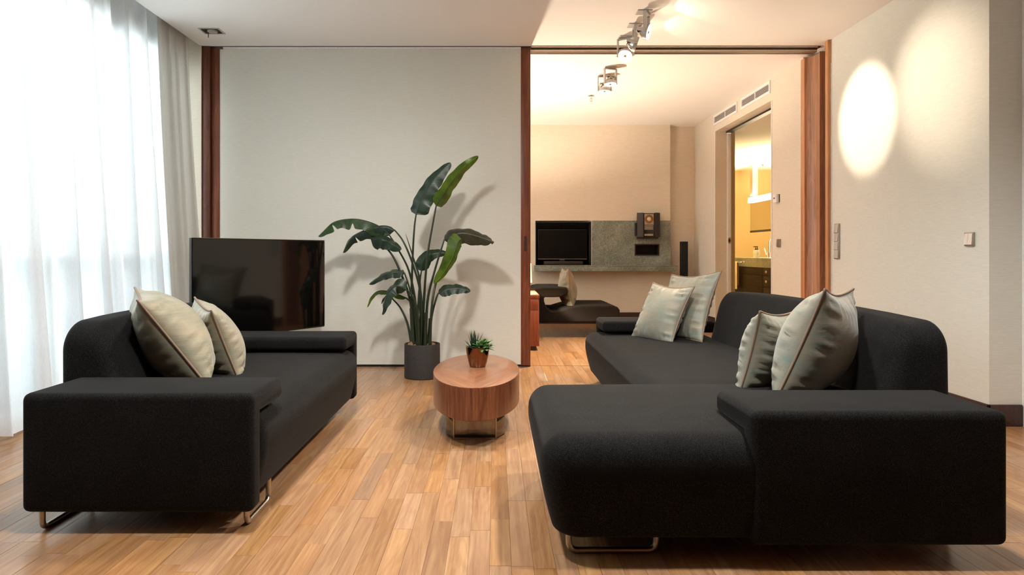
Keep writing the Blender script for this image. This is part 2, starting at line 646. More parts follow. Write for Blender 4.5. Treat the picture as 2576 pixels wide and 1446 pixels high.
def rbox_data(c, h, r, deform=None, seg=6, inner=8, rb=None):
    """rounded box: dense grid on a cube pushed onto the rounded surface"""
    ax = []
    for i in range(3):
        rr = min(r[i], h[i] * 0.999)
        k = [-h[i] + rr * (1 - math.cos(j / seg * PI / 2)) * 1.0 for j in range(seg)]
        kk = [-v for v in k[::-1]]
        lo = -(h[i] - rr)
        if i == 2 and rb:
            lo = -(h[i] - rb)
            k = [-h[i] + rb * (1 - math.cos(j / seg * PI / 2)) for j in range(seg)]
        inn = [lo + (h[i] - rr - lo) * j / inner for j in range(inner + 1)]
        ax.append(k + inn + kk)
    vid = {}
    verts, faces = [], []

    def vert(p):
        key = tuple(round(v, 6) for v in p)
        if key in vid:
            return vid[key]
        q = [max(-(h[i] - min(r[i], h[i] * .999)), min(h[i] - min(r[i], h[i] * .999), p[i])) for i in range(3)]
        rz = min(r[2], h[2] * .999)
        if rb and p[2] < 0:
            rz = rb
            q[2] = max(-(h[2] - rb), p[2])
        R_ = [min(r[0], h[0] * .999), min(r[1], h[1] * .999), rz]
        d = [(p[i] - q[i]) / max(1e-6, R_[i]) for i in range(3)]
        L = math.sqrt(sum(v * v for v in d))
        if L > 1e-9:
            m = max(abs(v) for v in d)
            d = [v / L for v in d]
            o = [q[i] + d[i] * R_[i] for i in range(3)]
        else:
            o = q
        if deform:
            o = deform(*o)
        verts.append((c[0] + o[0], c[1] + o[1], c[2] + o[2]))
        vid[key] = len(verts) - 1
        return vid[key]
    for i in range(3):
        j, k = (i + 1) % 3, (i + 2) % 3
        for s in (-1, 1):
            for a in range(len(ax[j]) - 1):
                for b in range(len(ax[k]) - 1):
                    qd = []
                    for (u, v) in ((a, b), (a + 1, b), (a + 1, b + 1), (a, b + 1)):
                        p = [0, 0, 0]
                        p[i] = s * h[i]
                        p[j] = ax[j][u]
                        p[k] = ax[k][v]
                        qd.append(vert(p))
                    if len(set(qd)) >= 3:
                        q2 = []
                        for t in qd:
                            if t not in q2:
                                q2.append(t)
                        faces.append(q2 if s > 0 else q2[::-1])
    return verts, faces


def rbox(name, c, h, r, mat, parent=None, deform=None, seg=6, inner=8, rb=None):
    if not isinstance(r, (tuple, list)):
        r = (r, r, r)
    v, f = rbox_data(c, h, r, deform, seg, inner, rb)
    return mesh(name, v, f, mat, parent, smooth=60)


def smooth_path(pts, n=8):
    """Catmull-Rom through the points"""
    P = [Vector(p) for p in pts]
    if len(P) < 3:
        return P
    out = []
    for i in range(len(P) - 1):
        p0 = P[max(i - 1, 0)]
        p1, p2 = P[i], P[i + 1]
        p3 = P[min(i + 2, len(P) - 1)]
        for k in range(n):
            t = k / n
            out.append(0.5 * ((2 * p1) + (p2 - p0) * t + (2 * p0 - 5 * p1 + 4 * p2 - p3) * t * t + (3 * p1 - p0 - 3 * p2 + p3) * t ** 3))
    out.append(P[-1])
    return out


def fillet(pts, r, n=5):
    P = [Vector(p) for p in pts]
    out = [P[0]]
    for i in range(1, len(P) - 1):
        a = (P[i - 1] - P[i]).normalized()
        b = (P[i + 1] - P[i]).normalized()
        p0, p2 = P[i] + a * r, P[i] + b * r
        for k in range(n + 1):
            t = k / n
            out.append(p0 * (1 - t) ** 2 + P[i] * 2 * t * (1 - t) + p2 * t * t)
    out.append(P[-1])
    return out


def tube_data(path, rad, n=8, closed=False):
    P = [Vector(p) for p in path]
    N = len(P)
    rads = rad if isinstance(rad, (list, tuple)) else [rad] * N
    verts, faces = [], []
    prev = None
    for i in range(N):
        if closed:
            t = (P[(i + 1) % N] - P[i - 1]).normalized()
        else:
            t = (P[min(i + 1, N - 1)] - P[max(i - 1, 0)]).normalized()
        if prev is None:
            u = t.cross(Vector((0, 0, 1)))
            if u.length < 0.05:
                u = t.cross(Vector((1, 0, 0)))
            u.normalize()
        else:
            u = prev - t * prev.dot(t)
            u.normalize()
        prev = u
        w = t.cross(u)
        for k in range(n):
            a = 2 * PI * k / n
            verts.append(P[i] + (u * math.cos(a) + w * math.sin(a)) * rads[i])
    m = N if closed else N - 1
    for i in range(m):
        for k in range(n):
            a, b = i * n + k, i * n + (k + 1) % n
            c, d = ((i + 1) % N) * n + (k + 1) % n, ((i + 1) % N) * n + k
            faces.append((a, b, c, d))
    if not closed:
        faces.append(tuple(range(n))[::-1])
        faces.append(tuple((N - 1) * n + k for k in range(n)))
    return verts, faces


def tube(name, path, rad, mat, parent=None, n=8, closed=False):
    v, f = tube_data(path, rad, n, closed)
    return mesh(name, v, f, mat, parent, smooth=60)


def lathe_data(c, prof, n=32, axis=None, squash=(1, 1)):
    """revolve (radius, height) pairs about c"""
    verts, faces = [], []
    for (r, z) in prof:
        for k in range(n):
            a = 2 * PI * k / n
            verts.append(Vector((r * math.cos(a) * squash[0], r * math.sin(a) * squash[1], z)))
    if axis is not None:
        q = Vector(axis).to_track_quat('Z', 'Y')
        verts = [q @ v for v in verts]
    verts = [v + Vector(c) for v in verts]
    for i in range(len(prof) - 1):
        for k in range(n):
            a, b = i * n + k, i * n + (k + 1) % n
            faces.append((a, b, b + n, a + n))
    if prof[0][0] > 1e-6:
        faces.append(tuple(range(n))[::-1])
    if prof[-1][0] > 1e-6:
        faces.append(tuple((len(prof) - 1) * n + k for k in range(n)))
    return verts, faces


def lathe(name, c, prof, mat, parent=None, n=32, axis=None, squash=(1, 1)):
    prof = [(max(r, 1e-5), z) for r, z in prof]
    v, f = lathe_data(c, prof, n, axis, squash)
    return mesh(name, v, f, mat, parent, smooth=35)


def tag(o, label=None, cat=None, group=None, kind=None):
    if label:
        o['label'] = label
    if cat:
        o['category'] = cat
    if group:
        o['group'] = group
    if kind:
        o['kind'] = kind
    return o


def thing(name, loc, label, cat, group=None):
    o = bpy.data.objects.new(name, None)
    COL.objects.link(o)
    o.location = loc
    o.empty_display_size = 0.05
    return tag(o, label, cat, group)


def struct(o):
    o['kind'] = 'structure'
    return o


def copy_tree(o, parent=None):
    c = o.copy()
    COL.objects.link(c)
    c.parent = parent
    for ch in list(o.children):
        copy_tree(ch, c)
    return c


# pixel of the photograph -> point at depth y, or on a level at height z
def at(px, py, y):
    return Vector(((px - 1247) * y / 1717, y, 1 + (636 - py) * y / 1717))


# ================================================================== SETTING
# floor with oak planks
fl = struct(box('floor', -3.0, 6.3, -1.7, 13.3, -0.06, -0.006, M['joint']))
PW = 0.0705
planks = []
def under_sofa(x, y):
    if -1.55 < x < -0.98 and 2.6 < y < 4.3:
        return True
    if 0.4 < x < 1.55 and 2.35 < y < 3.05:
        return True
    if 0.85 < x < 1.7 and 2.9 < y < 5.25:
        return True
    return False
row = 0
x = -2.84
while x < 3.06:
    y = -1.6 - random.random() * 0.6
    ymax = 9.75
    while y < ymax:
        L = random.choice((0.36, 0.45, 0.5, 0.55, 0.6, 0.7)) * random.uniform(0.92, 1.08)
        planks.append((x, min(x + PW, 3.06), max(y, -1.6), min(y + L, ymax)))
        y += L
    x += PW


def plank_score(p):
    x0, x1, y0, y1 = p
    if y1 < 2.12:
        return 0
    a = max(y0, 2.12)
    cx, cy = (x0 + x1) / 2, (a + y1) / 2
    px = 1247 + cx * 1717 / cy
    if px < -10 or px > 2586 or under_sofa(cx, cy):
        return 0
    if cy > 6.1 and not (0.45 < cx < 1.0):
        return 0
    # hidden behind the left sofa
    if cx < -0.95 and cy > 2.62 and cx * 1717 / cy > -1180:
        return 0
    if cx > 0.25 and 3.1 < cy < 3.6:
        return 0
    if cx > 1.65 and cy > 2.6 and px < 2510:
        return 0
    return (x1 - x0) * 1717 / cy * 1717 * (1 / a - 1 / y1)


planks.sort(key=plank_score, reverse=True)


def plank_geo(p, rnd):
    g = 0.0004
    x0, x1, y0, y1 = p
    x0 += g; x1 -= g; y0 += g; y1 -= g
    dz = rnd.uniform(-0.0003, 0.0003)
    c = 0.0007
    v = [(x0, y0, -0.005), (x1, y0, -0.005), (x1, y1, -0.005), (x0, y1, -0.005),
         (x0, y0, -c * .3 + dz), (x1, y0, -c * .3 + dz), (x1, y1, -c * .3 + dz), (x0, y1, -c * .3 + dz),
         (x0 + c, y0 + c, dz), (x1 - c, y0 + c, dz), (x1 - c, y1 - c, dz), (x0 + c, y1 - c, dz)]
    f = [(8, 9, 10, 11)]
    for a in (0, 4):
        for i in range(4):
            j = (i + 1) % 4
            f.append((a + i, a + j, a + 4 + j, a + 4 + i))
    return v, f


def tone_attr(me, tones):
    at_ = me.attributes.new('tone', 'FLOAT_COLOR', 'POINT')
    for i, t in enumerate(tones):
        at_.data[i].color = t


rp = random.Random(21)
rv, rf, rt = [], [], []
for i, p in enumerate(planks):
    v, f = plank_geo(p, rp)
    t0 = min(1, max(0, rp.gauss(0.55, 0.22)))
    tone = (t0, rp.random(), rp.random(), 1)
    if i < 300 and plank_score(p) > 0:
        o = mesh('plank', v, f, M['oak'], fl)
        tone_attr(o.data, [tone] * len(v))
    else:
        b = len(rv)
        rv += v
        rf += [tuple(b + k for k in q) for q in f]
        rt += [tone] * len(v)
o = mesh('planks_beyond', rv, rf, M['oak'], fl)
tone_attr(o.data, rt)
o['kind'] = 'stuff'
tile = struct(box('trim_9', 3.1, 6.2, 6.3, 13.2, -0.004, 0.0, M['stone']))

# ceiling, with the curtain pocket along the window
struct(box('ceiling', -2.587, 3.06, -1.7, 9.95, H, H + 0.2, M['ceiling']))
struct(box('trim_1', -2.95, -2.587, -1.7, 9.95, H + 0.12, H + 0.2, M['ceiling']))
# back wall (behind the camera), right walls
struct(box('wall_front', -2.95, 3.2, -1.8, -1.7, 0, H, M['cabinet_wood']))  # unseen wall, dark wood put in to cut frontal bounce
struct(box('wall_entrance', 3.04, 3.14, -1.7, 3.955, 0, H, M['white']))
struct(box('wall_right', XR, 3.06, 3.943, 5.80, 0, H, M['wall']))
bb = struct(box('baseboard_right', XR - 0.014, XR, 3.929, 5.80, 0, 0.125, M['base'], bevel=0.003))
struct(box('baseboard_entrance', XR - 0.014, 3.035, 3.929, 3.943, 0, 0.125, M['base'], bevel=0.003))

# far room walls
struct(box('wall_far', -3.0, 1.367, YB, 10.1, 0, 0.826, M['wall_far']))
# chimney breast as pieces round the niche
NX0, NX1, NZ0, NZ1 = (1347 - 1247) * YB / 1717, (1487 - 1247) * YB / 1717, 0.826, 1.444
bx1 = (1686 - 1247) * YB / 1717
brst = struct(box('wall_breast', -3.0, NX0, YB, 10.1, 0.826, H, M['wall_far']))
struct(box('wall_breast_upper', NX0, bx1, YB, 10.1, NZ1 + 0.012, H, M['wall_far']))
struct(box('wall_breast_lower', 1.367, bx1, YB, 10.1, 0, 0.826, M['wall_far']))
struct(box('wall_recess', bx1, XR + 0.2, 9.80, 10.1, 0, H, M['wall_far']))
struct(box('baseboard_far', -2.9, bx1 + 0.014, YB - 0.014, YB, 0, 0.16, M['base'], bevel=0.003))
struct(box('baseboard_recess', bx1 + 0.014, XR, 9.786, 9.80, 0, 0.16, M['base'], bevel=0.003))
wl_ = struct(box('wall_far_left', -3.1, -2.95, 6.0, 7.2, 0, H + 0.2, M['wall_far']))
for (a, b, c, d) in ((9.2, 10.1, 0, H + 0.2), (7.2, 9.2, 0, 0.6), (7.2, 9.2, 2.5, H + 0.2)):
    box('wall_section', -3.1, -2.95, a, b, c, d, M['wall_far'], wl_)
w2 = struct(box('window_2', -3.06, -3.0, 7.2, 9.2, 0.6, 0.66, M['frame_white']))
for yy in (7.23, 8.2, 9.17):
    box('mullion', -3.06, -3.0, yy - 0.03, yy + 0.03, 0.66, 2.5, M['frame_white'], w2)
for (a, b) in ((7.26, 8.17), (8.23, 9.14)):
    box('pane', -3.034, -3.026, a, b, 0.66, 2.5, M['glass'], w2)

# right wall of the far room with the bathroom doorway
DY0, DY1, DZ = 7.05, 8.85, 2.575
struct(box('wall_far_right', XR, 3.10, 6.325, DY0, 0, H, M['wall_far']))
struct(box('wall_far_right_end', XR, 3.0, DY1, 9.85, 0, H, M['wall_far']))
struct(box('wall_far_right_head', XR, 3.10, DY0, DY1, DZ, H, M['wall_far']))
struct(box('baseboard_far_right', XR - 0.014, XR, 6.33, DY0, 0, 0.16, M['base'], bevel=0.003))
struct(box('baseboard_far_right_end', XR - 0.014, XR, DY1, 9.786, 0, 0.16, M['base'], bevel=0.003))
# chrome edge strips, their bright reflection painted on as white
struct(box('trim_2', XR - 0.012, XR + 0.01, 6.312, 6.326, 0, H - 0.1, M['white']))
struct(box('trim_3', XR - 0.006, XR + 0.004, DY0 - 0.012, DY0 + 0.003, 0, DZ, M['white']))
struct(box('trim_4', XR - 0.006, XR + 0.004, DY1 - 0.003, DY1 + 0.012, 0, DZ, M['white']))

# pocket door of the bathroom: white leaf edge, steel frame, ring pull
d2 = struct(box('door_2', 3.0, 3.05, DY1 - 0.01, 9.85, 0.01, DZ - 0.03, M['white'], bevel=0.002))
lathe('ring_pull', (3.025, DY1 - 0.012, 1.16), [(0.024, 0), (0.024, 0.004), (0.017, 0.006), (0.016, 0.002), (0.0, 0.002)], M['steel'], d2, 20, axis=(0, -1, 0), squash=(0.8, 1.7))
lathe('pull_recess', (3.025, DY1 - 0.0145, 1.16), [(0.012, 0), (0.012, 0.002), (0, 0.002)], M['black'], d2, 14, axis=(0, -1, 0), squash=(0.8, 1.7))
struct(box('trim_5', 3.05, 3.10, DY1 - 0.005, 9.85, 0, DZ, M['alu']))
struct(box('trim_6', 2.985, 3.06, DY0, DY1, DZ - 0.022, DZ, M['dark_metal']))

# bathroom shell
struct(box('wall_bath_back', 2.9, 6.3, 13.17, 13.3, 0, 2.58, M['bath_wall']))
struct(box('wall_bath_right', 6.2, 6.3, 6.3, 13.3, 0, 2.58, M['bath_wall']))
struct(box('wall_bath_left', 3.0, 3.10, 9.85, 13.2, 0, 2.58, M['bath_wall']))
struct(box('wall_bath_front', 3.1, 6.3, 6.2, 6.3, 0, 2.58, M['bath_wall']))
struct(box('ceiling_bath', 3.1, 6.3, 6.2, 13.3, 2.58, 2.66, M['bath_ceiling']))

# wooden jamb on the right, with its groove
j = struct(box('trim_7', XR - 0.03, XR + 0.05, 5.80, 5.846, 0, H - 0.002, M['red_wood_light'], bevel=0.003))
box('groove', XR + 0.06, XR + 0.08, 5.846, 6.03, 0, H - 0.03, M['red_wood'], j)
gp = [(XR + 0.012, 6.03), (XR + 0.075, 6.03), (XR + 0.075, 6.235), (XR - 0.012, 6.235), (XR + 0.018, 6.20), (XR + 0.034, 6.15), (XR + 0.034, 6.10)]
prism('lining', gp, 'z', 0, H - 0.03, M['lining_wood'], j)
box('edge_board', XR - 0.03, XR + 0.06, 6.235, 6.312, 0, H - 0.03, M['red_wood_light'], j, bevel=0.002)
box('filler', XR + 0.076, 3.1, 5.80, 6.326, 0, H, M['wall'], j)
struct(box('trim_11', XR - 0.004, XR + 0.003, 5.786, 5.799, 0, H - 0.2, M['white']))  # chrome strip, white paint in place of its reflection
# left jamb and the wall beside it
struct(box('wall_left_return', -2.95, -2.571, 5.96, 6.08, 0, H + 0.12, M['wall_far']))
struct(box('trim_8', -2.571, -2.500, 5.972, 6.08, 0, H - 0.001, M['red_wood_dark'], bevel=0.003))

# sliding door: clad leaf with wooden stiles
d1 = struct(box('door_1', -2.425, 0.221, 6.0, 6.05, 0.02, H - 0.022, M['wall']))
s1 = box('stile', -2.494, -2.425, 5.996, 6.054, 0.02, H - 0.02, M['red_wood'], d1, bevel=0.003)
s2 = box('stile', 0.221, 0.306, 5.996, 6.054, 0.012, H - 0.012, M['red_wood'], d1, bevel=0.003)
pz = 1 + (636 - 613) * 6 / 1717
hx = (1322 - 1247) * 6 / 1717
for nm, w, h_, yy, mm in (('pull_rim', 0.015, 0.075, 5.9945, M['cabinet_wood']), ('pull_recess', 0.0125, 0.07, 5.9935, M['base'])):
    pts = []
    for k in range(24):
        a = 2 * PI * k / 24
        cz = h_ - w
        pts.append((hx + w * math.cos(a), pz + w * math.sin(a) + (cz if math.sin(a) > 0 else -cz)))
    prism(nm, pts, 'y', yy, 5.997, mm, s2, smooth=30)
box('top_rail', -2.39, 0.22, 5.980, 6.0, H - 0.022, H - 0.0075, M['white'], d1)  # aluminium rail, painted white to stand for its bright reflection
box('shadow_gap_strip', -2.42, 0.306, 6.005, 6.045, 0.002, 0.02, M['black'], d1)  # black strip drawn for the shade in the gap under the leaf
# ceiling track across the opening and floor threshold
tr = struct(box('trim_10', -2.5, XR, 5.985, 6.07, H - 0.006, H, M['dark_metal']))
for (a, b, z0, z1, mm) in ((5.972, 5.985, 0.014, 0.0, 'alu'), (5.985, 5.995, 0.028, 0.012, 'dark_metal'), (5.99, 6.062, 0.044, 0.022, 'alu')):
    box('track_rail', 0.309, XR - 0.03, a, b, H - z0, H - z1, M[mm], tr)
for yy in (6.0, 6.03, 6.055):
    box('track_lip', 0.309, XR - 0.03, yy - 0.003, yy + 0.003, H - 0.05, H - 0.044, M['alu'], tr)
struct(box('trim_12', 0.3, XR - 0.02, 6.04, 6.055, -0.004, 0.0012, M['steel']))

# window wall
WX = -2.88
struct(box('wall_left', -2.95, -2.87, -1.7, 1.60, 0, H + 0.12, M['wall']))  # unseen, put in opaque to keep daylight off the sofa fronts
w1 = struct(box('window_1', WX - 0.05, WX + 0.05, 1.60, 5.96, 2.62, H + 0.12, M['frame_white']))
box('sill', WX - 0.05, WX + 0.05, 1.60, 5.96, 0, 0.06, M['frame_white'], w1)
for yy in (1.65, 3.3, 4.95, 5.91):
    box('mullion', WX - 0.04, WX + 0.04, yy - 0.035, yy + 0.035, 0.06, 2.62, M['frame_white'], w1)
for (a, b) in ((1.685, 3.265), (3.335, 4.915), (4.985, 5.875)):
    box('transom', WX - 0.03, WX + 0.03, a, b, 0.97, 1.03, M['frame_white'], w1)
    box('pane', WX - 0.004, WX + 0.004, a, b, 1.03, 2.62, M['glass'], w1)
    box('pane', WX - 0.004, WX + 0.004, a, b, 0.06, 0.97, M['glass'], w1)
struct(box('wall_parapet', -4.4, -4.3, -4.0, 9.0, -0.1, 0.9, M['concrete']))
struct(box('trim_13', -4.4, -2.93, -4.0, 9.0, -0.15, -0.05, M['concrete']))


# ================================================================== CURTAINS
def curtain(name, y0, y1, ny, xtop, xbot, amp, waves, mat, label, cat, seed, ztop, zbot, gather=None, loop=0.06):
    rr = random.Random(seed)
    ph = [rr.uniform(0, 6.28) for _ in waves]
    verts, faces = [], []
    nz = 22
    for i in range(ny + 1):
        s = i / ny
        for k in range(nz + 1):
            t = k / nz
            z = zbot + (ztop - zbot) * t
            fl_ = (1 - t) ** 1.25
            y = y0 + (y1 - y0) * s
            if gather:
                y = y + gather(s, t)
            x = xtop + (xbot - xtop) * fl_
            yo = 0.0
            for (wl, a), p in zip(waves, ph):
                ww = math.sin(2 * PI * y0 / wl + 2 * PI * (y1 - y0) * s / wl + p + 0.5 * math.sin(1.7 * s * 9 + p) + 0.35 * (1 - t) * math.sin(p * 3 + s * 11))
                ww = math.copysign(abs(ww) ** 0.8, ww)
                x += amp * a * ww * (0.55 + 0.6 * fl_)
                yo += loop * a * math.cos(2 * PI * y0 / wl + 2 * PI * (y1 - y0) * s / wl + p + 0.5 * math.sin(1.7 * s * 9 + p) + 0.35 * (1 - t) * math.sin(p * 3 + s * 11) + 0.6)
            y += yo * (0.5 + 0.5 * math.sin(s * 23 + ph[0]) ** 2)
            verts.append((x, y, z + (0.012 * math.sin(s * 40) if k == 0 else 0)))
    for i in range(ny):
        for k in range(nz):
            a = i * (nz + 1) + k
            faces.append((a, a + nz + 1, a + nz + 2, a + 1))
    o = mesh(name, verts, faces, mat, None, smooth=80)
    return tag(o, label, cat)


curtain('sheer_curtain', 1.45, 5.62, 460, -2.70, -2.565, 0.050, ((0.23, 1.0), (0.135, 0.45), (0.61, 0.7)), M['sheer'],
        'floor-length sheer white curtain glowing across the window wall', 'curtain', 5, H + 0.11, 0.022)
curtain('drape', 5.30, 5.86, 160, -2.632, -2.475, 0.030, ((0.145, 1.0), (0.31, 0.5)), M['drape'],
        'gathered opaque pale grey drape hanging in the corner beside the wooden jamb', 'curtain', 11, H + 0.11, 0.015,
        gather=lambda s, t: (1 - t) * 0.03 * (s - 0.5), loop=0.02)


# ================================================================== SOFAS
def sled(parent, pts, mat=M['steel'], r=0.0105):
    p = fillet(pts, 0.03, 5)
    return tube('leg', p, r, mat, parent, 10)


ZA, ZB_ = 0.50, 0.074


def arm(parent, x0, x1, y0, sgn, depth=0.35, pt=0.095, st=0.085):
    """L-shaped arm: upright panel with a shelf folded over the seat"""
    P = [(0, ZB_), (0, ZA), (depth, ZA), (depth, ZA - st), (pt, ZA - st), (pt, ZB_)]
    poly = [(y0 + sgn * a, b) for a, b in P]
    if sgn < 0:
        poly = poly[::-1]
    return prism('arm', poly, 'x', x0, x1, M['wool'], parent, bevel=0.027, seg=5)


def seat_deform(hx_, hy_, hz_, front, tuck, crown=0.012):
    """front: list of sides ('-x','+x','-y') that tuck in towards the floor"""
    def f(x, y, z):
        t = max(0.0, (0.25 * hz_ - z) / (1.25 * hz_))
        cr = crown * max(0, 1 - (x / hx_) ** 2) * max(0, 1 - (y / hy_) ** 2)
        nx, ny = x, y
        k = tuck * t ** 1.3
        if '+x' in front and x > 0:
            nx = x - k * (x / hx_)
        if '-x' in front and x < 0:
            nx = x - k * (x / hx_)
        if '-y' in front and y < 0:
            ny = y - 0.5 * k * (y / hy_)
        return (nx, ny, z + (cr if z > 0 else 0))
    return f


def seat(name, parent, x0, x1, y0, y1, z0, z1, front, tuck=0.06, r=(0.085, 0.085, 0.075)):
    c = ((x0 + x1) / 2, (y0 + y1) / 2, (z0 + z1) / 2)
    h = ((x1 - x0) / 2, (y1 - y0) / 2, (z1 - z0) / 2)
    return rbox(name, c, h, r, M['wool'], parent, seat_deform(*h, front, tuck), seg=7, inner=10, rb=0.03)


def backrest(parent, xin, xout, y0, y1, z0, z1):
    s = 1 if xout > xin else -1
    w = abs(xout - xin)
    c = ((xin + xout) / 2, (y0 + y1) / 2, (z0 + z1) / 2)
    h = (w / 2, (y1 - y0) / 2, (z1 - z0) / 2)

    def d(x, y, z):
        t = (z + h[2]) / (2 * h[2])
        u = (x * s + h[0]) / (2 * h[0])      # 0 inner, 1 outer
        u2 = 1 - (1 - u) * (1 - 0.42 * t)
        nx = s * (u2 * 2 * h[0] - h[0])
        nz = z - 0.02 * (abs(y) / h[1]) ** 3 * (t ** 2)
        return (nx, y * (1 - 0.03 * t), nz)
    return rbox('backrest', c, h, (0.09, 0.12, 0.12), M['wool'], parent, d, seg=8, inner=8)


ls = thing('sofa', (-1.25, 3.4, 0), 'compact charcoal wool sofa with two cushions, beside the curtained window', 'sofa')
seat('seat', ls, -1.68, -0.86, 2.50, 4.30, 0.075, 0.40, ('+x',), 0.045)
backrest(ls, -1.45, -1.785, 2.74, 3.98, 0.10, 0.73)
arm(ls, -1.688, -0.862, 2.42, 1)
arm(ls, -1.688, -0.890, 4.40, -1)
for (lx, ly, dy) in ((-1.630, 2.455, 0.3), (-0.912, 2.50, 0.24), (-1.6, 4.3, -0.27), (-1.12, 4.28, -0.27)):
    sled(ls, [(lx, ly, 0.12), (lx, ly, 0.0105), (lx, ly + dy, 0.0105), (lx, ly + dy, 0.12)])

rs = thing('sofa', (1.0, 3.4, 0), 'large corner charcoal wool sofa with chaise and four cushions, along the right wall', 'sofa')
seat('chaise_seat', rs, 0.145, 1.60, 2.15, 3.13, 0.075, 0.412, ('-x', '-y'), 0.05, r=(0.09, 0.10, 0.09))
seat('seat', rs, 0.685, 1.60, 3.02, 5.30, 0.075, 0.395, ('-x',), 0.05)
backrest(rs, 1.45, 1.805, 2.64, 4.92, 0.10, 0.742)
arm(rs, 0.808, 1.617, 2.145, 1, depth=0.37)
arm(rs, 0.785, 1.61, 5.36, -1, depth=0.37)
for (y, xa, xb) in ((2.275, 0.243, 0.535), (2.36, 1.30, 1.565), (5.2, 0.8, 1.05), (5.2, 1.3, 1.55)):
    sled(rs, [(xa, y, 0.12), (xa, y, 0.0105), (xb, y, 0.0105), (xb, y, 0.12)])


# ================================================================== CUSHIONS
def cushion(P0, P1, P2, size, thick, mat, label, seed, group, wr=0.009):
    """P0 near bottom, P1 near top, P2 far top corner"""
    P0, P1, P2 = Vector(P0), Vector(P1), Vector(P2)
    v = (P1 - P0).normalized()
    u = (P2 - P1)
    u = (u - v * u.dot(v)).normalized()
    n = u.cross(v)
    sv = (P1 - P0).length
    su = (P2 - P1).dot(u)
    c = P0 + v * sv / 2 + u * su / 2
    root = thing('cushion', c, label, 'cushion', group)
    R = Matrix((u, v, n)).transposed()
    rr = random.Random(seed)
    G = 40
    verts, faces = [], []
    ph = [rr.uniform(0, 6.28) for _ in range(8)]

    def outline(a, b):
        # concave sides with sharp pulled out corners
        x = a * (1 - 0.10 * (1 - b * b))
        y = b * (1 - (0.125 if b > 0 else 0.08) * (1 - a * a))
        return x * su / 2 * 1.02, y * sv / 2 * 1.02

    def prof(a, b):
        e = max(0, 1 - a * a) * max(0, 1 - b * b)
        return thick / 2 * e ** 0.55

    for side in (1, -1):
        base = len(verts)
        for i in range(G + 1):
            for k in range(G + 1):
                a, b = -1 + 2 * i / G, -1 + 2 * k / G
                a = math.sin(a * PI / 2) * 0.75 + a * 0.25
                b = math.sin(b * PI / 2) * 0.75 + b * 0.25
                x, y = outline(a, b)
                z = prof(a, b)
                # gathers running in from the seams
                ex, ey = 1 - abs(a), 1 - abs(b)
                g = 0.0
                for q in range(3):
                    g += math.sin((23 + 9 * q) * b + ph[q] + 2.5 * ex + (3 if a > 0 else 0)) * math.exp(-((ex - 0.17) / 0.15) ** 2) * max(0, 1 - b ** 8)
                    g += math.sin((21 + 9 * q) * a + ph[q + 3] + 2.5 * ey + (3 if b > 0 else 0)) * math.exp(-((ey - 0.17) / 0.15) ** 2) * max(0, 1 - a ** 8)
                z += wr * 0.42 * g * min(1, z / (thick * 0.2))
                z += 0.010 * math.sin(3.1 * a + ph[6]) * math.cos(2.3 * b + ph[7]) * min(1, z / (thick * 0.2))
                z -= 0.06 * thick * max(0, b) * (1 - abs(a))
                z = max(z, 0.0) * side
                verts.append(R @ Vector((x, y, z)) + c)
        for i in range(G):
            for k in range(G):
                q = base + i * (G + 1) + k
                f = (q, q + G + 1, q + G + 2, q + 1)
                faces.append(f if side > 0 else f[::-1])
    bm = bmesh.new()
    vs = [bm.verts.new(p) for p in verts]
    for f in faces:
        bm.faces.new([vs[q] for q in f])
    bmesh.ops.remove_doubles(bm, verts=bm.verts, dist=0.0004)
    cov = from_bm('cover', bm, mat, root, smooth=75)
    # piping along the seam
    pts = []
    for (sa, sb, ea, eb) in ((-1, -1, 1, -1), (1, -1, 1, 1), (1, 1, -1, 1), (-1, 1, -1, -1)):
        for q in range(14):
            t = q / 14
            t = 0.5 - 0.5 * math.cos(PI * t)
            x, y = outline(sa + (ea - sa) * t, sb + (eb - sb) * t)
            pts.append(R @ Vector((x, y, 0)) + c)
    tube('piping', pts, 0.0052, M['piping'], root, 8, closed=True)
    return root


GL, GR = 'cushions on the compact sofa', 'cushions on the corner sofa'
cushion((-1.262, 3.005, 0.407), (-1.494, 2.85, 0.799), (-1.736, 3.286, 0.83), 0.52, 0.30, M['silk_gold'],
        'larger beige-green silk cushion leaning near the front arm of the compact sofa', 3, GL)
cushion((-1.237, 3.303, 0.372), (-1.333, 3.20, 0.726), (-1.563, 3.549, 0.764), 0.44, 0.23, M['silk_gold'],
        'smaller beige-green silk cushion behind the larger one on the compact sofa', 4, GL)
cushion((1.174, 4.572, 0.378), (1.349, 4.65, 0.767), (1.159, 5.024, 0.778), 0.42, 0.18, M['silk'],
        'small pale blue-green cushion standing in front at the far arm of the corner sofa', 5, GR)
cushion((1.380, 4.576, 0.408), (1.549, 4.70, 0.871), (1.328, 5.146, 0.832), 0.50, 0.19, M['silk'],
        'large taupe-green cushion at the back of the far pair on the corner sofa', 6, GR)
cushion((1.046, 2.958, 0.365), (1.123, 2.90, 0.748), (1.426, 3.205, 0.732), 0.44, 0.23, M['silk'],
        'smaller silvery cushion half hidden by the biggest one on the chaise', 8, GR)
cushion((1.125, 2.751, 0.40), (1.278, 2.65, 0.855), (1.590, 3.040, 0.837), 0.53, 0.30, M['silk'],
        'biggest silvery green cushion with brown piping, nearest on the chaise', 9, GR)

# ================================================================== TELEVISION ON A STAND
A = Vector((-1.960, 4.40, 0)); B = Vector((-1.349, 5.40, 0))
ux = (B - A).normalized(); nz_ = Vector((ux.y, -ux.x, 0))
tv = thing('television', ((A + B) / 2).to_tuple(), 'flat television with glossy dark screen behind the compact sofa', 'television')
z0, z1 = 0.418, 1.098


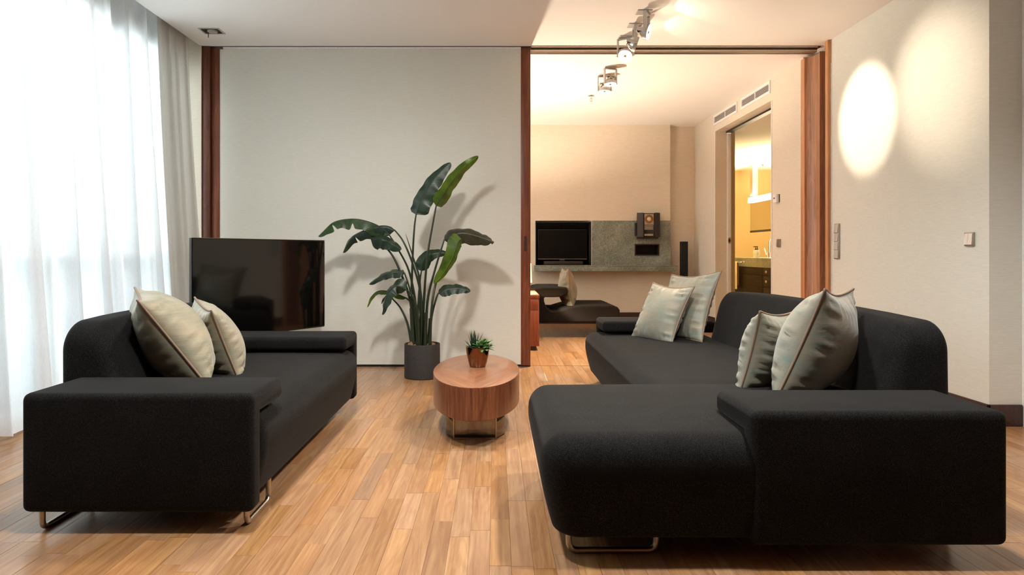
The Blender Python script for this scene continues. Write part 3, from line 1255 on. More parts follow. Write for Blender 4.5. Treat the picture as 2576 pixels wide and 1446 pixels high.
def slab(name, a, b, y0, y1, z0, z1, mat, parent, bevel=0.0):
    bm = bmesh.new()
    vs = bm_box(bm, a, b, y0, y1, z0, z1)
    for v in bm.verts:
        p = A + ux * v.co.x + nz_ * v.co.y
        v.co = Vector((p.x, p.y, v.co.z))
    if bevel:
        bmesh.ops.bevel(bm, geom=bm.edges[:], offset=bevel, segments=2, affect='EDGES')
    return from_bm(name, bm, mat, parent, smooth=40)


W = (B - A).length
slab('casing', 0, W, -0.022, -0.004, z0, z1, M['black'], tv, 0.003)
slab('rear_housing', 0.15, W - 0.15, -0.06, -0.021, z0 + 0.06, z1 - 0.14, M['black'], tv, 0.008)
slab('screen', 0.006, W - 0.006, -0.006, 0.0, z0 + 0.012, z1 - 0.008, M['screen'], tv)
slab('edge_trim', -0.002, 0.0, -0.022, 0.0, z0, z1, M['dark_metal'], tv)
slab('edge_trim', 0.0, W, -0.022, -0.001, z1, z1 + 0.002, M['steel'], tv)
slab('pole', W / 2 - 0.03, W / 2 + 0.03, -0.12, -0.056, 0.02, 0.9, M['dark_metal'], tv)
slab('foot', W / 2 - 0.3, W / 2 + 0.3, -0.25, 0.05, 0.0, 0.02, M['dark_metal'], tv, 0.004)

# ================================================================== COFFEE TABLE
TX, TY, THX, THY, TZ = -0.112, 4.02, 0.25, 0.577, 0.32
ct = thing('coffee_table', (TX, TY, 0), 'oval walnut coffee table on a mirrored steel base', 'coffee table')
M['walnut_top'] = diamond_wood('walnut_diamond_top', S(104, 66, 44), S(131, 87, 61), S(152, 106, 78), 0, 0, THX, THY)
n = 72
prof = [(0.985, 0.148), (1.0, 0.152), (1.0, 0.3155)]
vb, fb = lathe_data((TX, TY, 0), [(1e-5, 0.148)] + prof, n, None, (THX, THY))
mesh('drum', vb, fb[:-1] if len(fb[-1]) == n else fb, M['walnut'], ct, smooth=35)
lathe('tabletop', (TX, TY, 0), [(1.0, 0.3155), (1.0, 0.319), (0.994, TZ), (0, TZ)], M['walnut_top'], ct, n, squash=(THX, THY))
# vertical veneer strips proud of the drum by a hair, alternating
oc = [(-0.118, -0.351), (0.118, -0.351), (0.163, -0.255), (0.163, 0.255), (0.118, 0.351), (-0.118, 0.351), (-0.163, 0.255), (-0.163, -0.255)]
prism('base', [(TX + a, TY + b) for a, b in oc], 'z', 0.006, 0.149, M['mirror_steel'], ct, bevel=0.0015, seg=1)
prism('plinth', [(TX + a * 0.97, TY + b * 0.985) for a, b in oc], 'z', 0.0, 0.006, M['black'], ct)
y_ = TY - 0.351
box('front_panel', TX - 0.108, TX + 0.108, y_ - 0.002, y_ + 0.001, 0.022, 0.146, M['mirror_steel'], ct)
box('kick_strip', TX - 0.108, TX + 0.108, y_ - 0.0035, y_ + 0.001, 0.008, 0.024, M['black'], ct)
box('bottom_rail', TX - 0.116, TX + 0.116, y_ - 0.004, y_, 0.001, 0.008, M['steel'], ct)
for s in (-1, 1):
    box('corner_bead', TX + s * 0.114 - 0.0035, TX + s * 0.114 + 0.0035, y_ - 0.004, y_, 0.006, 0.148, M['steel'], ct)

# ================================================================== SUCCULENT IN A COPPER POT
sx_, sy_ = -0.108, 4.09
sp = thing('potted_succulent', (sx_, sy_, TZ), 'green succulents in a small dark copper pot on the coffee table', 'plant')
k = 1717 / sy_
lathe('pot', (sx_, sy_, TZ), [(0.0, 0.001), (0.044, 0.0), (0.048, 0.003), (0.056, 0.03), (0.066, 0.075), (0.0705, 0.112), (0.0715, 0.118), (0.069, 0.119), (0.066, 0.112), (0.062, 0.098), (0.0, 0.098)], M['copper'], sp, 40)
lathe('soil', (sx_, sy_, TZ), [(0.0625, 0.099), (0.03, 0.104), (0.0, 0.106)], M['soil'], sp, 24)


def spike_mesh(L, w, th, bend):
    v, f = [], []
    N = 7
    for i in range(N):
        t = i / (N - 1)
        ww = w * (1 - t ** 1.6) + 0.0004
        z = L * t
        y = bend * t * t
        v += [(-ww, y - 0.2 * ww, z), (0, y + th * (1 - t) + 0.0003, z), (ww, y - 0.2 * ww, z), (0, y - th * (1 - t) - 0.0003, z)]
    for i in range(N - 1):
        for q in range(4):
            a, b = i * 4 + q, i * 4 + (q + 1) % 4
            f.append((a, b, b + 4, a + 4))
    f.append((3, 2, 1, 0))
    me = bpy.data.meshes.new('spike_leaf')
    me.from_pydata(v, [], f)
    for p in me.polygons:
        p.use_smooth = True
    me.materials.append(M['spike'])
    return me


def jade_mesh(L, w):
    v, f = [], []
    N = 7
    for i in range(N):
        t = i / (N - 1)
        ww = w * (math.sin(PI * min(1, t * 0.82 + 0.1)) ** 0.8) * (1 if t < 1 else 0.1)
        th = 0.0035 * (1 - t) + 0.0012
        y = -0.25 * L * t * t
        v += [(-ww, y - 0.12 * ww, L * t), (0, y + th, L * t), (ww, y - 0.12 * ww, L * t), (0, y - th, L * t)]
    for i in range(N - 1):
        for q in range(4):
            a, b = i * 4 + q, i * 4 + (q + 1) % 4
            f.append((a, b, b + 4, a + 4))
    f.append((3, 2, 1, 0))
    f.append(tuple((N - 1) * 4 + q for q in range(4)))
    me = bpy.data.meshes.new('jade_leaf')
    me.from_pydata(v, [], f)
    for p in me.polygons:
        p.use_smooth = True
    me.materials.append(M['succ'])
    return me


rs_ = random.Random(4)
sm1, sm2 = spike_mesh(0.108, 0.011, 0.005, 0.016), spike_mesh(0.088, 0.011, 0.005, 0.012)
jm1, jm2 = jade_mesh(0.066, 0.0155), jade_mesh(0.05, 0.0135)


def stand_leaf(name, me, base, az, tilt, sc, parent):
    o = bpy.data.objects.new(name, me)
    COL.objects.link(o)
    o.parent = parent
    o.location = Vector(base) - parent.location
    o.rotation_euler = (Euler((0, 0, az)).to_matrix() @ Euler((tilt, 0, 0)).to_matrix()).to_euler()
    o.scale = (sc, sc, sc)


for ring, (cnt, tl, me) in enumerate(((4, 0.15, sm1), (7, 0.55, sm1), (9, 0.98, sm2), (7, 1.25, sm2))):
    for q in range(cnt):
        az = 2 * PI * q / cnt + ring * 0.4 + rs_.uniform(-.15, .15)
        stand_leaf('spiky_leaf', me, (sx_ - 0.020, sy_ + 0.005, TZ + 0.103), az, tl + rs_.uniform(-.12, .12), rs_.uniform(0.85, 1.1), sp)
for (ox, oy, oz, cz_) in ((0.026, -0.012, 0.118, 1.0), (0.04, 0.015, 0.125, 0.9), (0.012, -0.03, 0.112, 0.9), (0.046, -0.022, 0.112, 0.8)):
    for ring, (cnt, tl, me) in enumerate(((3, 0.25, jm2), (5, 0.75, jm1), (6, 1.15, jm1), (5, 1.45, jm1))):
        for q in range(cnt):
            az = 2 * PI * q / cnt + ring * 0.5 + rs_.uniform(-.15, .15)
            stand_leaf('jade_leaf', me, (sx_ + ox, sy_ + oy, TZ + oz), az, tl + rs_.uniform(-.12, .12), cz_ * rs_.uniform(0.85, 1.1), sp)
    tube('jade_stem', [(sx_ + ox, sy_ + oy, TZ + 0.1), (sx_ + ox, sy_ + oy, TZ + oz)], 0.003, M['succ'], sp, 6)

# ================================================================== LARGE PLANT
PX, PY = -0.592, 5.50
pl = thing('potted_plant', (PX, PY, 0), 'tall broad-leaved plant in a dark round planter against the pale sliding wall', 'plant')
lathe('planter', (PX, PY, 0), [(0.0, 0.0), (0.138, 0.0), (0.1435, 0.006), (0.144, 0.02), (0.1425, 0.268), (0.141, 0.272), (0.131, 0.272), (0.129, 0.268), (0.129, 0.236), (0.0, 0.236)], M['planter'], pl, 48)
lathe('soil', (PX, PY, 0), [(0.128, 0.237), (0.08, 0.244), (0.0, 0.248)], M['soil'], pl, 28)


def moss(cx, cy, r, h, seed):
    rr = random.Random(seed)
    bm = bmesh.new()
    bmesh.ops.create_icosphere(bm, subdivisions=4, radius=1.0)
    ph = [rr.uniform(0, 6) for _ in range(6)]
    for v in bm.verts:
        c = v.co
        k = 1 + 0.13 * math.sin(9 * c.x + ph[0]) * math.sin(8 * c.y + ph[1]) + 0.10 * math.sin(17 * c.z + ph[2]) * math.sin(19 * c.x + ph[3]) + rr.uniform(-0.07, 0.07)
        v.co = Vector((cx + c.x * r * k, cy + c.y * r * k * 0.9, 0.245 + c.z * h * k))
    return from_bm('moss_clump', bm, M['moss'], pl, smooth=30)


moss(PX - 0.068, PY - 0.05, 0.05, 0.045, 1)
moss(PX + 0.075, PY - 0.045, 0.046, 0.04, 2)
tube('bark_scrap', smooth_path([(PX + 0.05, PY - 0.03, 0.25), (PX + 0.068, PY - 0.05, 0.31), (PX + 0.062, PY - 0.05, 0.355)]), [0.010] * 15 + [0.006] * 2, M['moss'], pl, 6)


def cp(cx, cy, dy=0.0):
    return at(780 + cx / 2.37, 370 + cy / 2.37, PY + dy)


def leaf(mid, W, nrm, fold, mat, stem, seed, skew=0.0, tip=1.0, r0=0.013, r1=0.0056, tears=(), curl=0.0):
    """blade along the midrib points, hanging on its stalk"""
    rr = random.Random(seed)
    path = smooth_path([cp(*p) for p in mid], 12)
    N = len(path)
    nrm = Vector(nrm).normalized()
    K = 6
    verts, faces, cols = [], [], []
    ph = rr.uniform(0, 6)
    for i in range(N):
        t = i / (N - 1)
        tg = (path[min(i + 1, N - 1)] - path[max(i - 1, 0)]).normalized()
        sd = tg.cross(nrm)
        sd.normalize()
        nn = sd.cross(tg)
        nn.normalize()
        sh = min(1.0, (t / 0.16 + 0.12)) ** 0.55 * max(0.0, 1 - ((t - 0.12) / 0.88) ** 2.1 if t > 0.12 else 1.0) ** 0.62 + 0.02
        if t < 0.06:
            sh *= (0.25 + 0.75 * t / 0.06)
        for q in range(-K, K + 1):
            s = q / K
            w = W * sh * (1 + (skew if s > 0 else -skew))
            for (tt, side, dep) in tears:
                if s * side > 0:
                    w *= 1 - dep * math.exp(-((t - tt) / 0.022) ** 2)
            a = fold + curl * abs(s)
            off = sd * (s * w * math.cos(a)) - nn * (abs(s) * w * math.sin(a))
            wav = 0.10 * W * abs(s) ** 1.5 * (math.sin(t * 21 + ph + (2.2 if s > 0 else 0)) + 0.5 * math.sin(t * 43 + ph * 2)) * sh
            verts.append(path[i] + off + nn * wav)
            cols.append((t, abs(s), 0, 1))
    m = 2 * K + 1
    for i in range(N - 1):
        for q in range(m - 1):
            a = i * m + q
            faces.append((a, a + 1, a + m + 1, a + m))
    lf = mesh('leaf', verts, faces, mat, pl, smooth=80)
    at_ = lf.data.attributes.new('leaf', 'FLOAT_COLOR', 'POINT')
    for i, c in enumerate(cols):
        at_.data[i].color = c
    if stem:
        sp_ = smooth_path([cp(*p) for p in stem] + [path[0]], 7)
        # the stalk runs on as the midrib
        rib = path[1:int(N * 0.85)]
        full = sp_ + rib
        ns, nr = len(sp_), len(rib)
        rads = [r0 + (r1 - r0) * (i / ns) ** 0.7 for i in range(ns)] + [r1 * 0.75 * (1 - 0.8 * i / nr) for i in range(nr)]
        tube('stalk', full, rads, M['stem'], lf, 8)
    return lf


F = (0.1, -1, 0.15)
UPF = (0.0, -0.55, 0.85)
# two tall upright leaves
leaf([(632, 402), (650, 345), (700, 245), (765, 160), (838, 93)], 0.083, (-0.25, -1, 0.2), 0.25, M['leaf'],
     [(628, 1180, -.02), (607, 900), (612, 650), (622, 480)], 1, skew=0.15)
leaf([(752, 350), (785, 300), (840, 215), (910, 125), (1003, 53)], 0.072, (0.75, -0.75, 0.1), 0.35, M['leaf_bright'],  # backlight on this leaf is put into its brighter green
     [(668, 1180), (680, 900), (700, 650), (735, 440)], 2, skew=0.2)
# arching leaves to the left
leaf([(470, 520), (400, 465), (300, 432), (215, 430), (140, 448), (85, 495), (48, 532)], 0.085, UPF, 0.85, M['leaf_mid'],
     [(645, 1180, -.03), (632, 950), (590, 740), (520, 600)], 3, tears=((0.70, 1, .8), (0.70, -1, .8), (0.42, -1, .6), (0.42, 1, .5)))
leaf([(505, 495), (455, 470), (385, 475), (300, 505), (240, 545), (196, 630)], 0.092, (0, -0.7, 0.7), 0.6, M['leaf'],
     [(660, 1180, -.05), (662, 900, -.04), (620, 720, -.05), (560, 570, -.06)], 4, curl=0.25, tears=((0.72, -1, .75), (0.80, 1, .7)))
leaf([(362, 545, -.08), (420, 545, -.09), (480, 570, -.1), (543, 612, -.12)], 0.085, (0, -0.85, 0.55), 0.7, M['leaf'],
     [(620, 1180, -.07), (600, 930, -.07), (545, 760, -.07), (480, 630, -.07), (400, 560, -.07)], 5)
leaf([(562, 748, -.1), (500, 742, -.1), (430, 765, -.1), (352, 818, -.1)], 0.052, (-0.1, -0.75, 0.65), 0.55, M['leaf'],
     [(640, 1180, -.08), (625, 960, -.09), (590, 830, -.1)], 6)
leaf([(572, 850, -.14), (515, 828, -.15), (470, 860, -.16), (445, 925, -.17), (430, 1000, -.17)], 0.072, (-0.7, -0.7, 0.3), 0.45, M['leaf'],
     [(650, 1180, -.1), (640, 980, -.12), (605, 880, -.13)], 7)
leaf([(575, 900, .04), (500, 868, .04), (420, 855, .04), (370, 885, .04), (340, 955, .04)], 0.034, UPF, 0.7, M['leaf_bright'],
     [(640, 1180, .05), (615, 960, .05)], 8)
leaf([(495, 908, .08), (470, 880, .08), (440, 900, .08), (425, 935, .08)], 0.018, UPF, 0.5, M['leaf'],
     [(605, 1170, .03), (580, 1050, .05), (540, 960, .07)], 13)
# centre and right
leaf([(664, 738, .1), (672, 690, .1), (700, 650, .1), (755, 630, .1), (820, 632, .1)], 0.062, (0.1, -0.9, 0.4), 0.35, M['leaf'],
     [(640, 1180, .06), (645, 950, .08), (655, 800, .1)], 9)
leaf([(800, 552), (850, 522), (915, 508), (998, 528), (1050, 546), (1097, 568)], 0.100, (0.05, -0.9, 0.44), 0.42, M['leaf_brown'],
     [(690, 1180, -.03), (700, 920, -.03), (745, 730, -.02), (785, 600, -.01)], 10, curl=0.3, tears=((0.93, 1, .5), (0.93, -1, .5)))
leaf([(905, 548, -.06), (880, 575, -.1), (850, 660, -.12), (800, 745, -.12), (740, 815, -.12)], 0.062, (0.55, -0.8, 0.15), 0.3, M['leaf_bright'],
     [(715, 1180, -.08), (728, 930, -.1), (765, 760, -.03), (835, 610, -.03)], 11, skew=0.25)
leaf([(765, 870, -.05), (815, 845, -.05), (870, 838, -.05), (920, 845, -.05), (957, 858, -.05)], 0.056, (0.1, -0.8, 0.6), 0.4, M['leaf'],
     [(705, 1180, -.05), (725, 1010, -.05), (750, 910, -.05)], 12)
tube('young_shoot', smooth_path([cp(660, 1180), cp(655, 820), cp(625, 690), cp(570, 518)], 7), [0.012, 0.0115, 0.011, 0.0105, 0.010, 0.010, 0.0095, 0.009, 0.009, 0.0085, 0.008, 0.008, 0.0075, 0.007, 0.007, 0.006, 0.0055, 0.005, 0.004, 0.003, 0.002, 0.001], M['stem'], pl, 8)
for (a, b, r) in (((615, 1180), (598, 960), 0.016), ((650, 1180, -.05), (640, 1010, -.05), 0.019), ((685, 1180, -.06), (690, 985, -.05), 0.018), ((705, 1180, .02), (712, 1020, .0), 0.014)):
    p = smooth_path([cp(*a), (cp(*a) + cp(*b)) / 2, cp(*b)], 6)
    tube('stalk_sheath', p, [r * (1 - 0.55 * i / (len(p) - 1)) for i in range(len(p))], M['stem'], pl, 8)

# ================================================================== CEILING SPOTLIGHTS
def spot(X, Y, aim, label, group, energy, spread, blend, yaw=0.0, off=(0, 0), spill=0, col=WARM):
    root = thing('ceiling_spotlight', (X, Y, H), label, 'spotlight', group)
    a = Vector(aim).normalized()
    box('mount_plate', X - 0.055, X + 0.055, Y - 0.05, Y + 0.05, H - 0.007, H, M['grey_paint'], root, bevel=0.001, seg=1)
    hc = Vector((X + off[0], Y + off[1], H - 0.150))
    # side axis level and square to the aim
    sd = a.cross(Vector((0, 0, 1)))
    if sd.length < 0.1:
        sd = Vector((math.cos(yaw), math.sin(yaw), 0))
    sd.normalize()
    fw = Vector((0, 0, 1)).cross(sd)
    bm = bmesh.new()

    def bar(p0, p1, w, t, nrm):
        d = (p1 - p0).normalized()
        u = nrm.normalized()
        v = d.cross(u)
        c = [p0 + u * (i * w) + v * (k_ * t) for i, k_ in ((-1, -1), (1, -1), (1, 1), (-1, 1))]
        c2 = [q + (p1 - p0) for q in c]
        vs = [bm.verts.new(q) for q in c + c2]
        for f in ((0, 1, 2, 3), (7, 6, 5, 4), (0, 4, 5, 1), (1, 5, 6, 2), (2, 6, 7, 3), (3, 7, 4, 0)):
            bm.faces.new([vs[i] for i in f])
    top = Vector((hc.x, hc.y, H - 0.014))
    for s in (-1, 1):
        bar(top + sd * (s * 0.066), hc + sd * (s * 0.066) - Vector((0, 0, 0.012)), 0.013, 0.0055, fw)
    bar(top - sd * 0.066, top + sd * 0.066, 0.013, 0.0055, fw)
    from_bm('yoke', bm, M['grey_paint'], root)
    # lamp ring, reflector bowl, lens
    lathe('lamp_ring', hc, [(0.0585, -0.012), (0.0595, -0.012), (0.0605, 0.016), (0.0585, 0.018), (0.0555, 0.012), (0.0555, -0.010)], M['grey_paint'], root, 36, axis=a)
    lathe('reflector', hc, [(0.014, -0.062), (0.026, -0.054), (0.044, -0.032), (0.055, -0.010)], M['chrome'], root, 32, axis=a)
    bm = bmesh.new()
    bar(hc - a * 0.066 - sd * 0.05, hc - a * 0.066 + sd * 0.05, 0.018, 0.004, sd.cross(a))
    for s in (-1, 1):
        bar(hc - a * 0.066 + sd * (s * 0.05), hc + sd * (s * 0.061), 0.012, 0.0025, sd.cross(a))
    from_bm('back_frame', bm, M['grey_paint'], root)
    lathe('lens', hc, [(0.0, 0.0125), (0.0555, 0.0125)], M['lens'], root, 32, axis=a)
    lathe('glare_cap', hc, [(0.0, 0.020), (0.012, 0.019), (0.015, 0.0135)], M['chrome'], root, 20, axis=a)
    up = sd.cross(a)
    bm = bmesh.new()
    bar(hc + sd * 0.06 + a * 0.004, hc + sd * 0.085 + a * 0.004, 0.0015, 0.0015, a)
    from_bm('pin', bm, M['steel'], root)
    wide = spread > 2
    add_light('spot_beam', 'SPOT', hc + a * (0.11 if wide else 0.024), energy, col, root, a, spot_size=spread, spot_blend=blend, shadow_soft_size=0.095 if wide else 0.02)
    if spill:
        # light escaping round the rim of the open reflector
        add_light('spot_spill', 'SPOT', hc + a * 0.02, spill, WARM, root, a, spot_size=2.0, spot_blend=0.06, shadow_soft_size=0.012)
    return root


GS = 'spotlights in the row over the corner sofa'
GF = 'spotlights on the bedroom ceiling'
spot(1.114, 5.13, (1.72, -0.72, -0.56), 'nearest ceiling spotlight of the front row, tilted sideways to the right wall', GS, SPOT_W * 0.8, 0.62, 1.0, off=(0.02, 0), spill=7)
spot(1.107, 5.43, (1.74, -0.16, -0.60), 'middle ceiling spotlight of the front row, seen from behind, throwing the sharper wall pool', GS, SPOT_W * 1.15, 0.49, 0.5, spill=6)
spot(1.09, 5.73, (-0.28, -0.55, -0.75), 'farthest ceiling spotlight of the front row, turned down towards the room', GS, SPOT_W * 1.3, 1.1, 0.8)
spot(1.119, 6.67, (0.05, -0.12, -1), 'nearer downward spotlight beyond the sliding door track', GF, SPOT_W * 1.6, 1.35, 0.8)
spot(1.11, 6.96, (-0.05, -0.05, -1), 'farther downward spotlight beyond the track, beside the sprinkler', GF, SPOT_W * 1.6, 1.35, 0.8)


for (X_, Y_, lab) in ((1.1, 3.35, 'added unseen fill spotlight aimed straight down over the chaise, nearer the wall row'),
                      (1.1, 2.1, 'added unseen fill spotlight over the near arm of the corner sofa'),
                      (-0.75, 3.35, 'added unseen fill spotlight over the gap between compact sofa and coffee table'),
                      (-0.75, 2.1, 'added unseen fill spotlight over the near arm of the compact sofa')):
    spot(X_, Y_, (-0.05, 0.38, -0.9) if (X_ < 0 and Y_ > 3) else (0.0, 0.04, -1), lab, 'added fill spotlights over the seating, above the view', FILL_W, 2.5, 1.0, col=FILL_COL)  # extra out-of-view lamps, added to brighten the seating


def sprinkler(X, Y, z, label):
    r = thing('fire_sprinkler', (X, Y, z), label, 'sprinkler')
    lathe('rosette', (X, Y, z), [(0.0, -0.006), (0.02, -0.007), (0.036, -0.004), (0.038, 0.0)], M['chrome'], r, 24)
    lathe('body', (X, Y, z), [(0.0, -0.032), (0.012, -0.032), (0.014, -0.007)], M['chrome'], r, 16)
    for s in (-1, 1):
        tube('frame_arm', smooth_path([(X + s * 0.011, Y, z - 0.03), (X + s * 0.016, Y, z - 0.045), (X + s * 0.006, Y, z - 0.062)], 4), 0.0025, M['chrome'], r, 6)
    tube('glass_bulb', [(X, Y, z - 0.032), (X, Y, z - 0.06)], 0.0025, M['copper'], r, 6)
    lathe('deflector', (X, Y, z), [(0.0, -0.066), (0.017, -0.066), (0.017, -0.063), (0.0, -0.062)], M['chrome'], r, 16)
    return r


sprinkler((1487 - 1247) * 7.87 / 1717, 7.87, H, 'small chrome fire sprinkler on the ceiling beyond the track')
sprinkler(4.76, 12.17, 2.58, 'tiny fire sprinkler on the bathroom ceiling behind the mirror post')

# recessed square fitting in the ceiling near the window
q = thing('recessed_ceiling_fitting', (-2.316, 5.57, H), 'square grey recessed fitting in the ceiling near the drape', 'ceiling fitting')
for (a, b, c, d) in ((-0.085, 0.085, -0.075, -0.06), (-0.085, 0.085, 0.06, 0.075), (-0.085, -0.07, -0.06, 0.06), (0.07, 0.085, -0.06, 0.06)):
    box('rim', -2.316 + a, -2.316 + b, 5.57 + c, 5.57 + d, H - 0.004, H, M['grey_paint'], q)
box('well', -2.316 - 0.07, -2.316 + 0.07, 5.51, 5.63, H - 0.002, H - 0.0005, M['dark_metal'], q)
lathe('gimbal', (-2.31, 5.57, H), [(0.0, -0.012), (0.038, -0.012), (0.04, -0.002)], M['grey_paint'], q, 24)
tube('pin', [(-2.345, 5.57, H - 0.002), (-2.345, 5.57, H - 0.055)], 0.003, M['dark_metal'], q, 6)


# ================================================================== VENTS, SWITCHES, THERMOSTAT
def vent(y0, y1, label, group):
    zz0, zz1 = 2.655, 2.785
    r = thing('air_vent', (XR, (y0 + y1) / 2, zz0), label, 'vent', group)
    X0, X1 = XR - 0.014, XR
    fw = 0.026
    box('backing', XR - 0.003, XR - 0.001, y0 + fw, y1 - fw, zz0 + fw, zz1 - fw, M['void'], r)
    bm = bmesh.new()
    bm_box(bm, X0, X1, y0, y1, zz0, zz0 + fw)
    bm_box(bm, X0, X1, y0, y1, zz1 - fw, zz1)
    bm_box(bm, X0, X1, y0, y0 + fw, zz0 + fw, zz1 - fw)
    bm_box(bm, X0, X1, y1 - fw, y1, zz0 + fw, zz1 - fw)
    from_bm('frame', bm, M['white'], r)
    box('divider', X0 + 0.0061, X1 - 0.003, (y0 + y1) / 2 - 0.009, (y0 + y1) / 2 + 0.009, zz0 + fw, zz1 - fw, M['white'], r)
    ns = 6
    for i in range(ns):
        z = zz0 + fw + (zz1 - zz0 - 2 * fw) * (i + 0.5) / ns
        box('slat', X0 + 0.003, X0 + 0.006, y0 + fw, y1 - fw, z - 0.0017, z + 0.0017, M['white'], r)
    return r


vent(7.07, 7.91, 'white louvred air vent above the bathroom doorway, nearer of the pair', 'air vents above the doorway')
vent(8.04, 8.90, 'white louvred air vent above the bathroom doorway, farther of the pair', 'air vents above the doorway')


def switch(y, zc, gangs, label, s=0.081, pitch=0.071, cat='switch', col='grey_paint'):
    h = s + pitch * (len(gangs) - 1)
    r = thing('light_switch' if len(gangs) == 1 else 'switch_panel', (XR, y, zc), label, cat)
    box('frame', XR - 0.011, XR, y - s / 2, y + s / 2, zc - h / 2, zc + h / 2, M['steel'], r, bevel=0.0015)
    w = s * 0.41
    for i, g in enumerate(gangs):
        z = zc + h / 2 - s / 2 - pitch * i
        if g == 2:
            for a, b in ((-w, -0.001), (0.001, w)):
                poly = [(XR - 0.011, z + w), (XR - 0.013, z + w), (XR - 0.020, z - w), (XR - 0.011, z - w)]
                prism('rocker', poly, 'y', y + a, y + b, M[col], r, smooth=0)
        else:
            poly = [(XR - 0.011, z + w), (XR - 0.014, z + w), (XR - 0.019, z - w), (XR - 0.011, z - w)]
            prism('rocker', poly, 'y', y - w, y + w, M['grey_paint'], r, smooth=0)
    return r


M['rocker_pale'] = plain('pale_switch', S(226, 218, 208), 0.35, 0.1)
switch(4.098, 1.083, (2,), 'pale double rocker switch on the right wall, near its outer corner', col='rocker_pale')
switch(5.69, 1.096, (2, 2, 1, 1), 'tall steel panel of four stacked switches next to the wooden jamb')
switch(6.86, 1.098, (2,), 'small steel double switch below the thermostat by the bathroom door', col='alu')
t = thing('thermostat', (XR, 6.89, 1.55), 'small white thermostat box on the wall beside the bathroom door', 'thermostat')
box('back_plate', XR - 0.008, XR, 6.89 - 0.042, 6.89 + 0.042, 1.55 - 0.04, 1.55 + 0.04, M['black'], t)
box('housing', XR - 0.034, XR - 0.008, 6.89 - 0.040, 6.89 + 0.045, 1.55 - 0.042, 1.55 + 0.041, M['white'], t, bevel=0.002)
box('display', XR - 0.0348, XR - 0.034, 6.89 + 0.0, 6.89 + 0.03, 1.55 - 0.005, 1.55 + 0.01, M['dark_metal'], t)
for i in range(4):
    box('button', XR - 0.0348, XR - 0.034, 6.89 - 0.03, 6.89 - 0.015, 1.55 - 0.012 + i * 0.012, 1.55 - 0.008 + i * 0.012, M['grey_paint'], t)

# ================================================================== STONE PANEL, NICHE, SHELF AND WHAT IS ON THEM
SX0 = NX1 + 0.012
n2x0, n2x1 = (1596 - 1247) * YB / 1717, (1658 - 1247) * YB / 1717
n2z0, n2z1 = 1 + (636 - 643) * YB / 1717, 1 + (636 - 613.5) * YB / 1717
sp_ = thing('granite_cladding', (1.9, YB, 0.826), 'grey-green granite wall panel with a small black slot, right of the niche', 'wall panel')
bm = bmesh.new()
y0, y1 = YB - 0.012, YB + 0.2
bm_box(bm, SX0, n2x0, y0, y1, 0.826, 1.456)
bm_box(bm, n2x1, bx1, y0, y1, 0.826, 1.456)
bm_box(bm, n2x0, n2x1, y0, y1, n2z1, 1.456)
bm_box(bm, n2x0, n2x1, y0, y1, 0.826, n2z0)
bmesh.ops.remove_doubles(bm, verts=bm.verts, dist=1e-5)
from_bm('slab', bm, M['stone'], sp_)
bm = bmesh.new()
e = 0.014
for (a, b, c, d) in ((n2x0, n2x1, n2z0, n2z0 + e), (n2x0, n2x1, n2z1 - e, n2z1), (n2x0, n2x0 + e, n2z0 + e, n2z1 - e), (n2x1 - e, n2x1, n2z0 + e, n2z1 - e)):
    bm_box(bm, a, b, y0 - 0.008, y1, c, d)
from_bm('slot_frame', bm, M['dark_box'], sp_)
box('slot_back', n2x0 + e, n2x1 - e, y1 - 0.01, y1, n2z0 + e, n2z1 - e, M['void'], sp_)

nt = thing('niche_lining', (1.0, YB, 0.826), 'black-lined wall niche holding the far television', 'niche')
bm = bmesh.new()
bm_box(bm, NX0, NX1, 10.0, 10.02, NZ0, NZ1)
bm_box(bm, NX0, NX0 + 0.012, YB - 0.004, 10.0, NZ0, NZ1)
bm_box(bm, NX1 - 0.012, NX1, YB - 0.004, 10.0, NZ0, NZ1)
bm_box(bm, NX0 + 0.012, NX1 - 0.012, YB - 0.004, 10.0, NZ1 - 0.012, NZ1)
from_bm('lining', bm, M['void'], nt)
box('edge_strip', NX1, NX1 + 0.01, YB - 0.012, YB + 0.1, NZ0, NZ1 + 0.012, M['grey_paint'], nt)
sh = prism('stone_shelf', [((1345 - 1247) * 9.45 / 1717, 9.45), ((1345 - 1247) * 9.45 / 1717, 10.0), ((1345 - 1247) * 9.45 / 1717, YB), (bx1, YB), ((1705 - 1247) * 9.45 / 1717, YB), ((1705 - 1247) * 9.45 / 1717, 9.45)], 'z', 0.744, 0.826, M['stone'])
bpy.data.objects.remove(sh, do_unlink=True)
sh = box('stone_shelf', (1345 - 1247) * 9.45 / 1717, (1705 - 1247) * 9.45 / 1717, 9.45, 9.80, 0.746, 0.826, M['stone'], bevel=0.002)
tag(sh, 'long grey-green granite shelf running under the niche and stone panel', 'shelf')
box('front_joint', (1345 - 1247) * 9.45 / 1717 + 0.01, (1705 - 1247) * 9.45 / 1717 - 0.01, 9.4493, 9.4503, 0.815, 0.818, M['dark_metal'], sh)

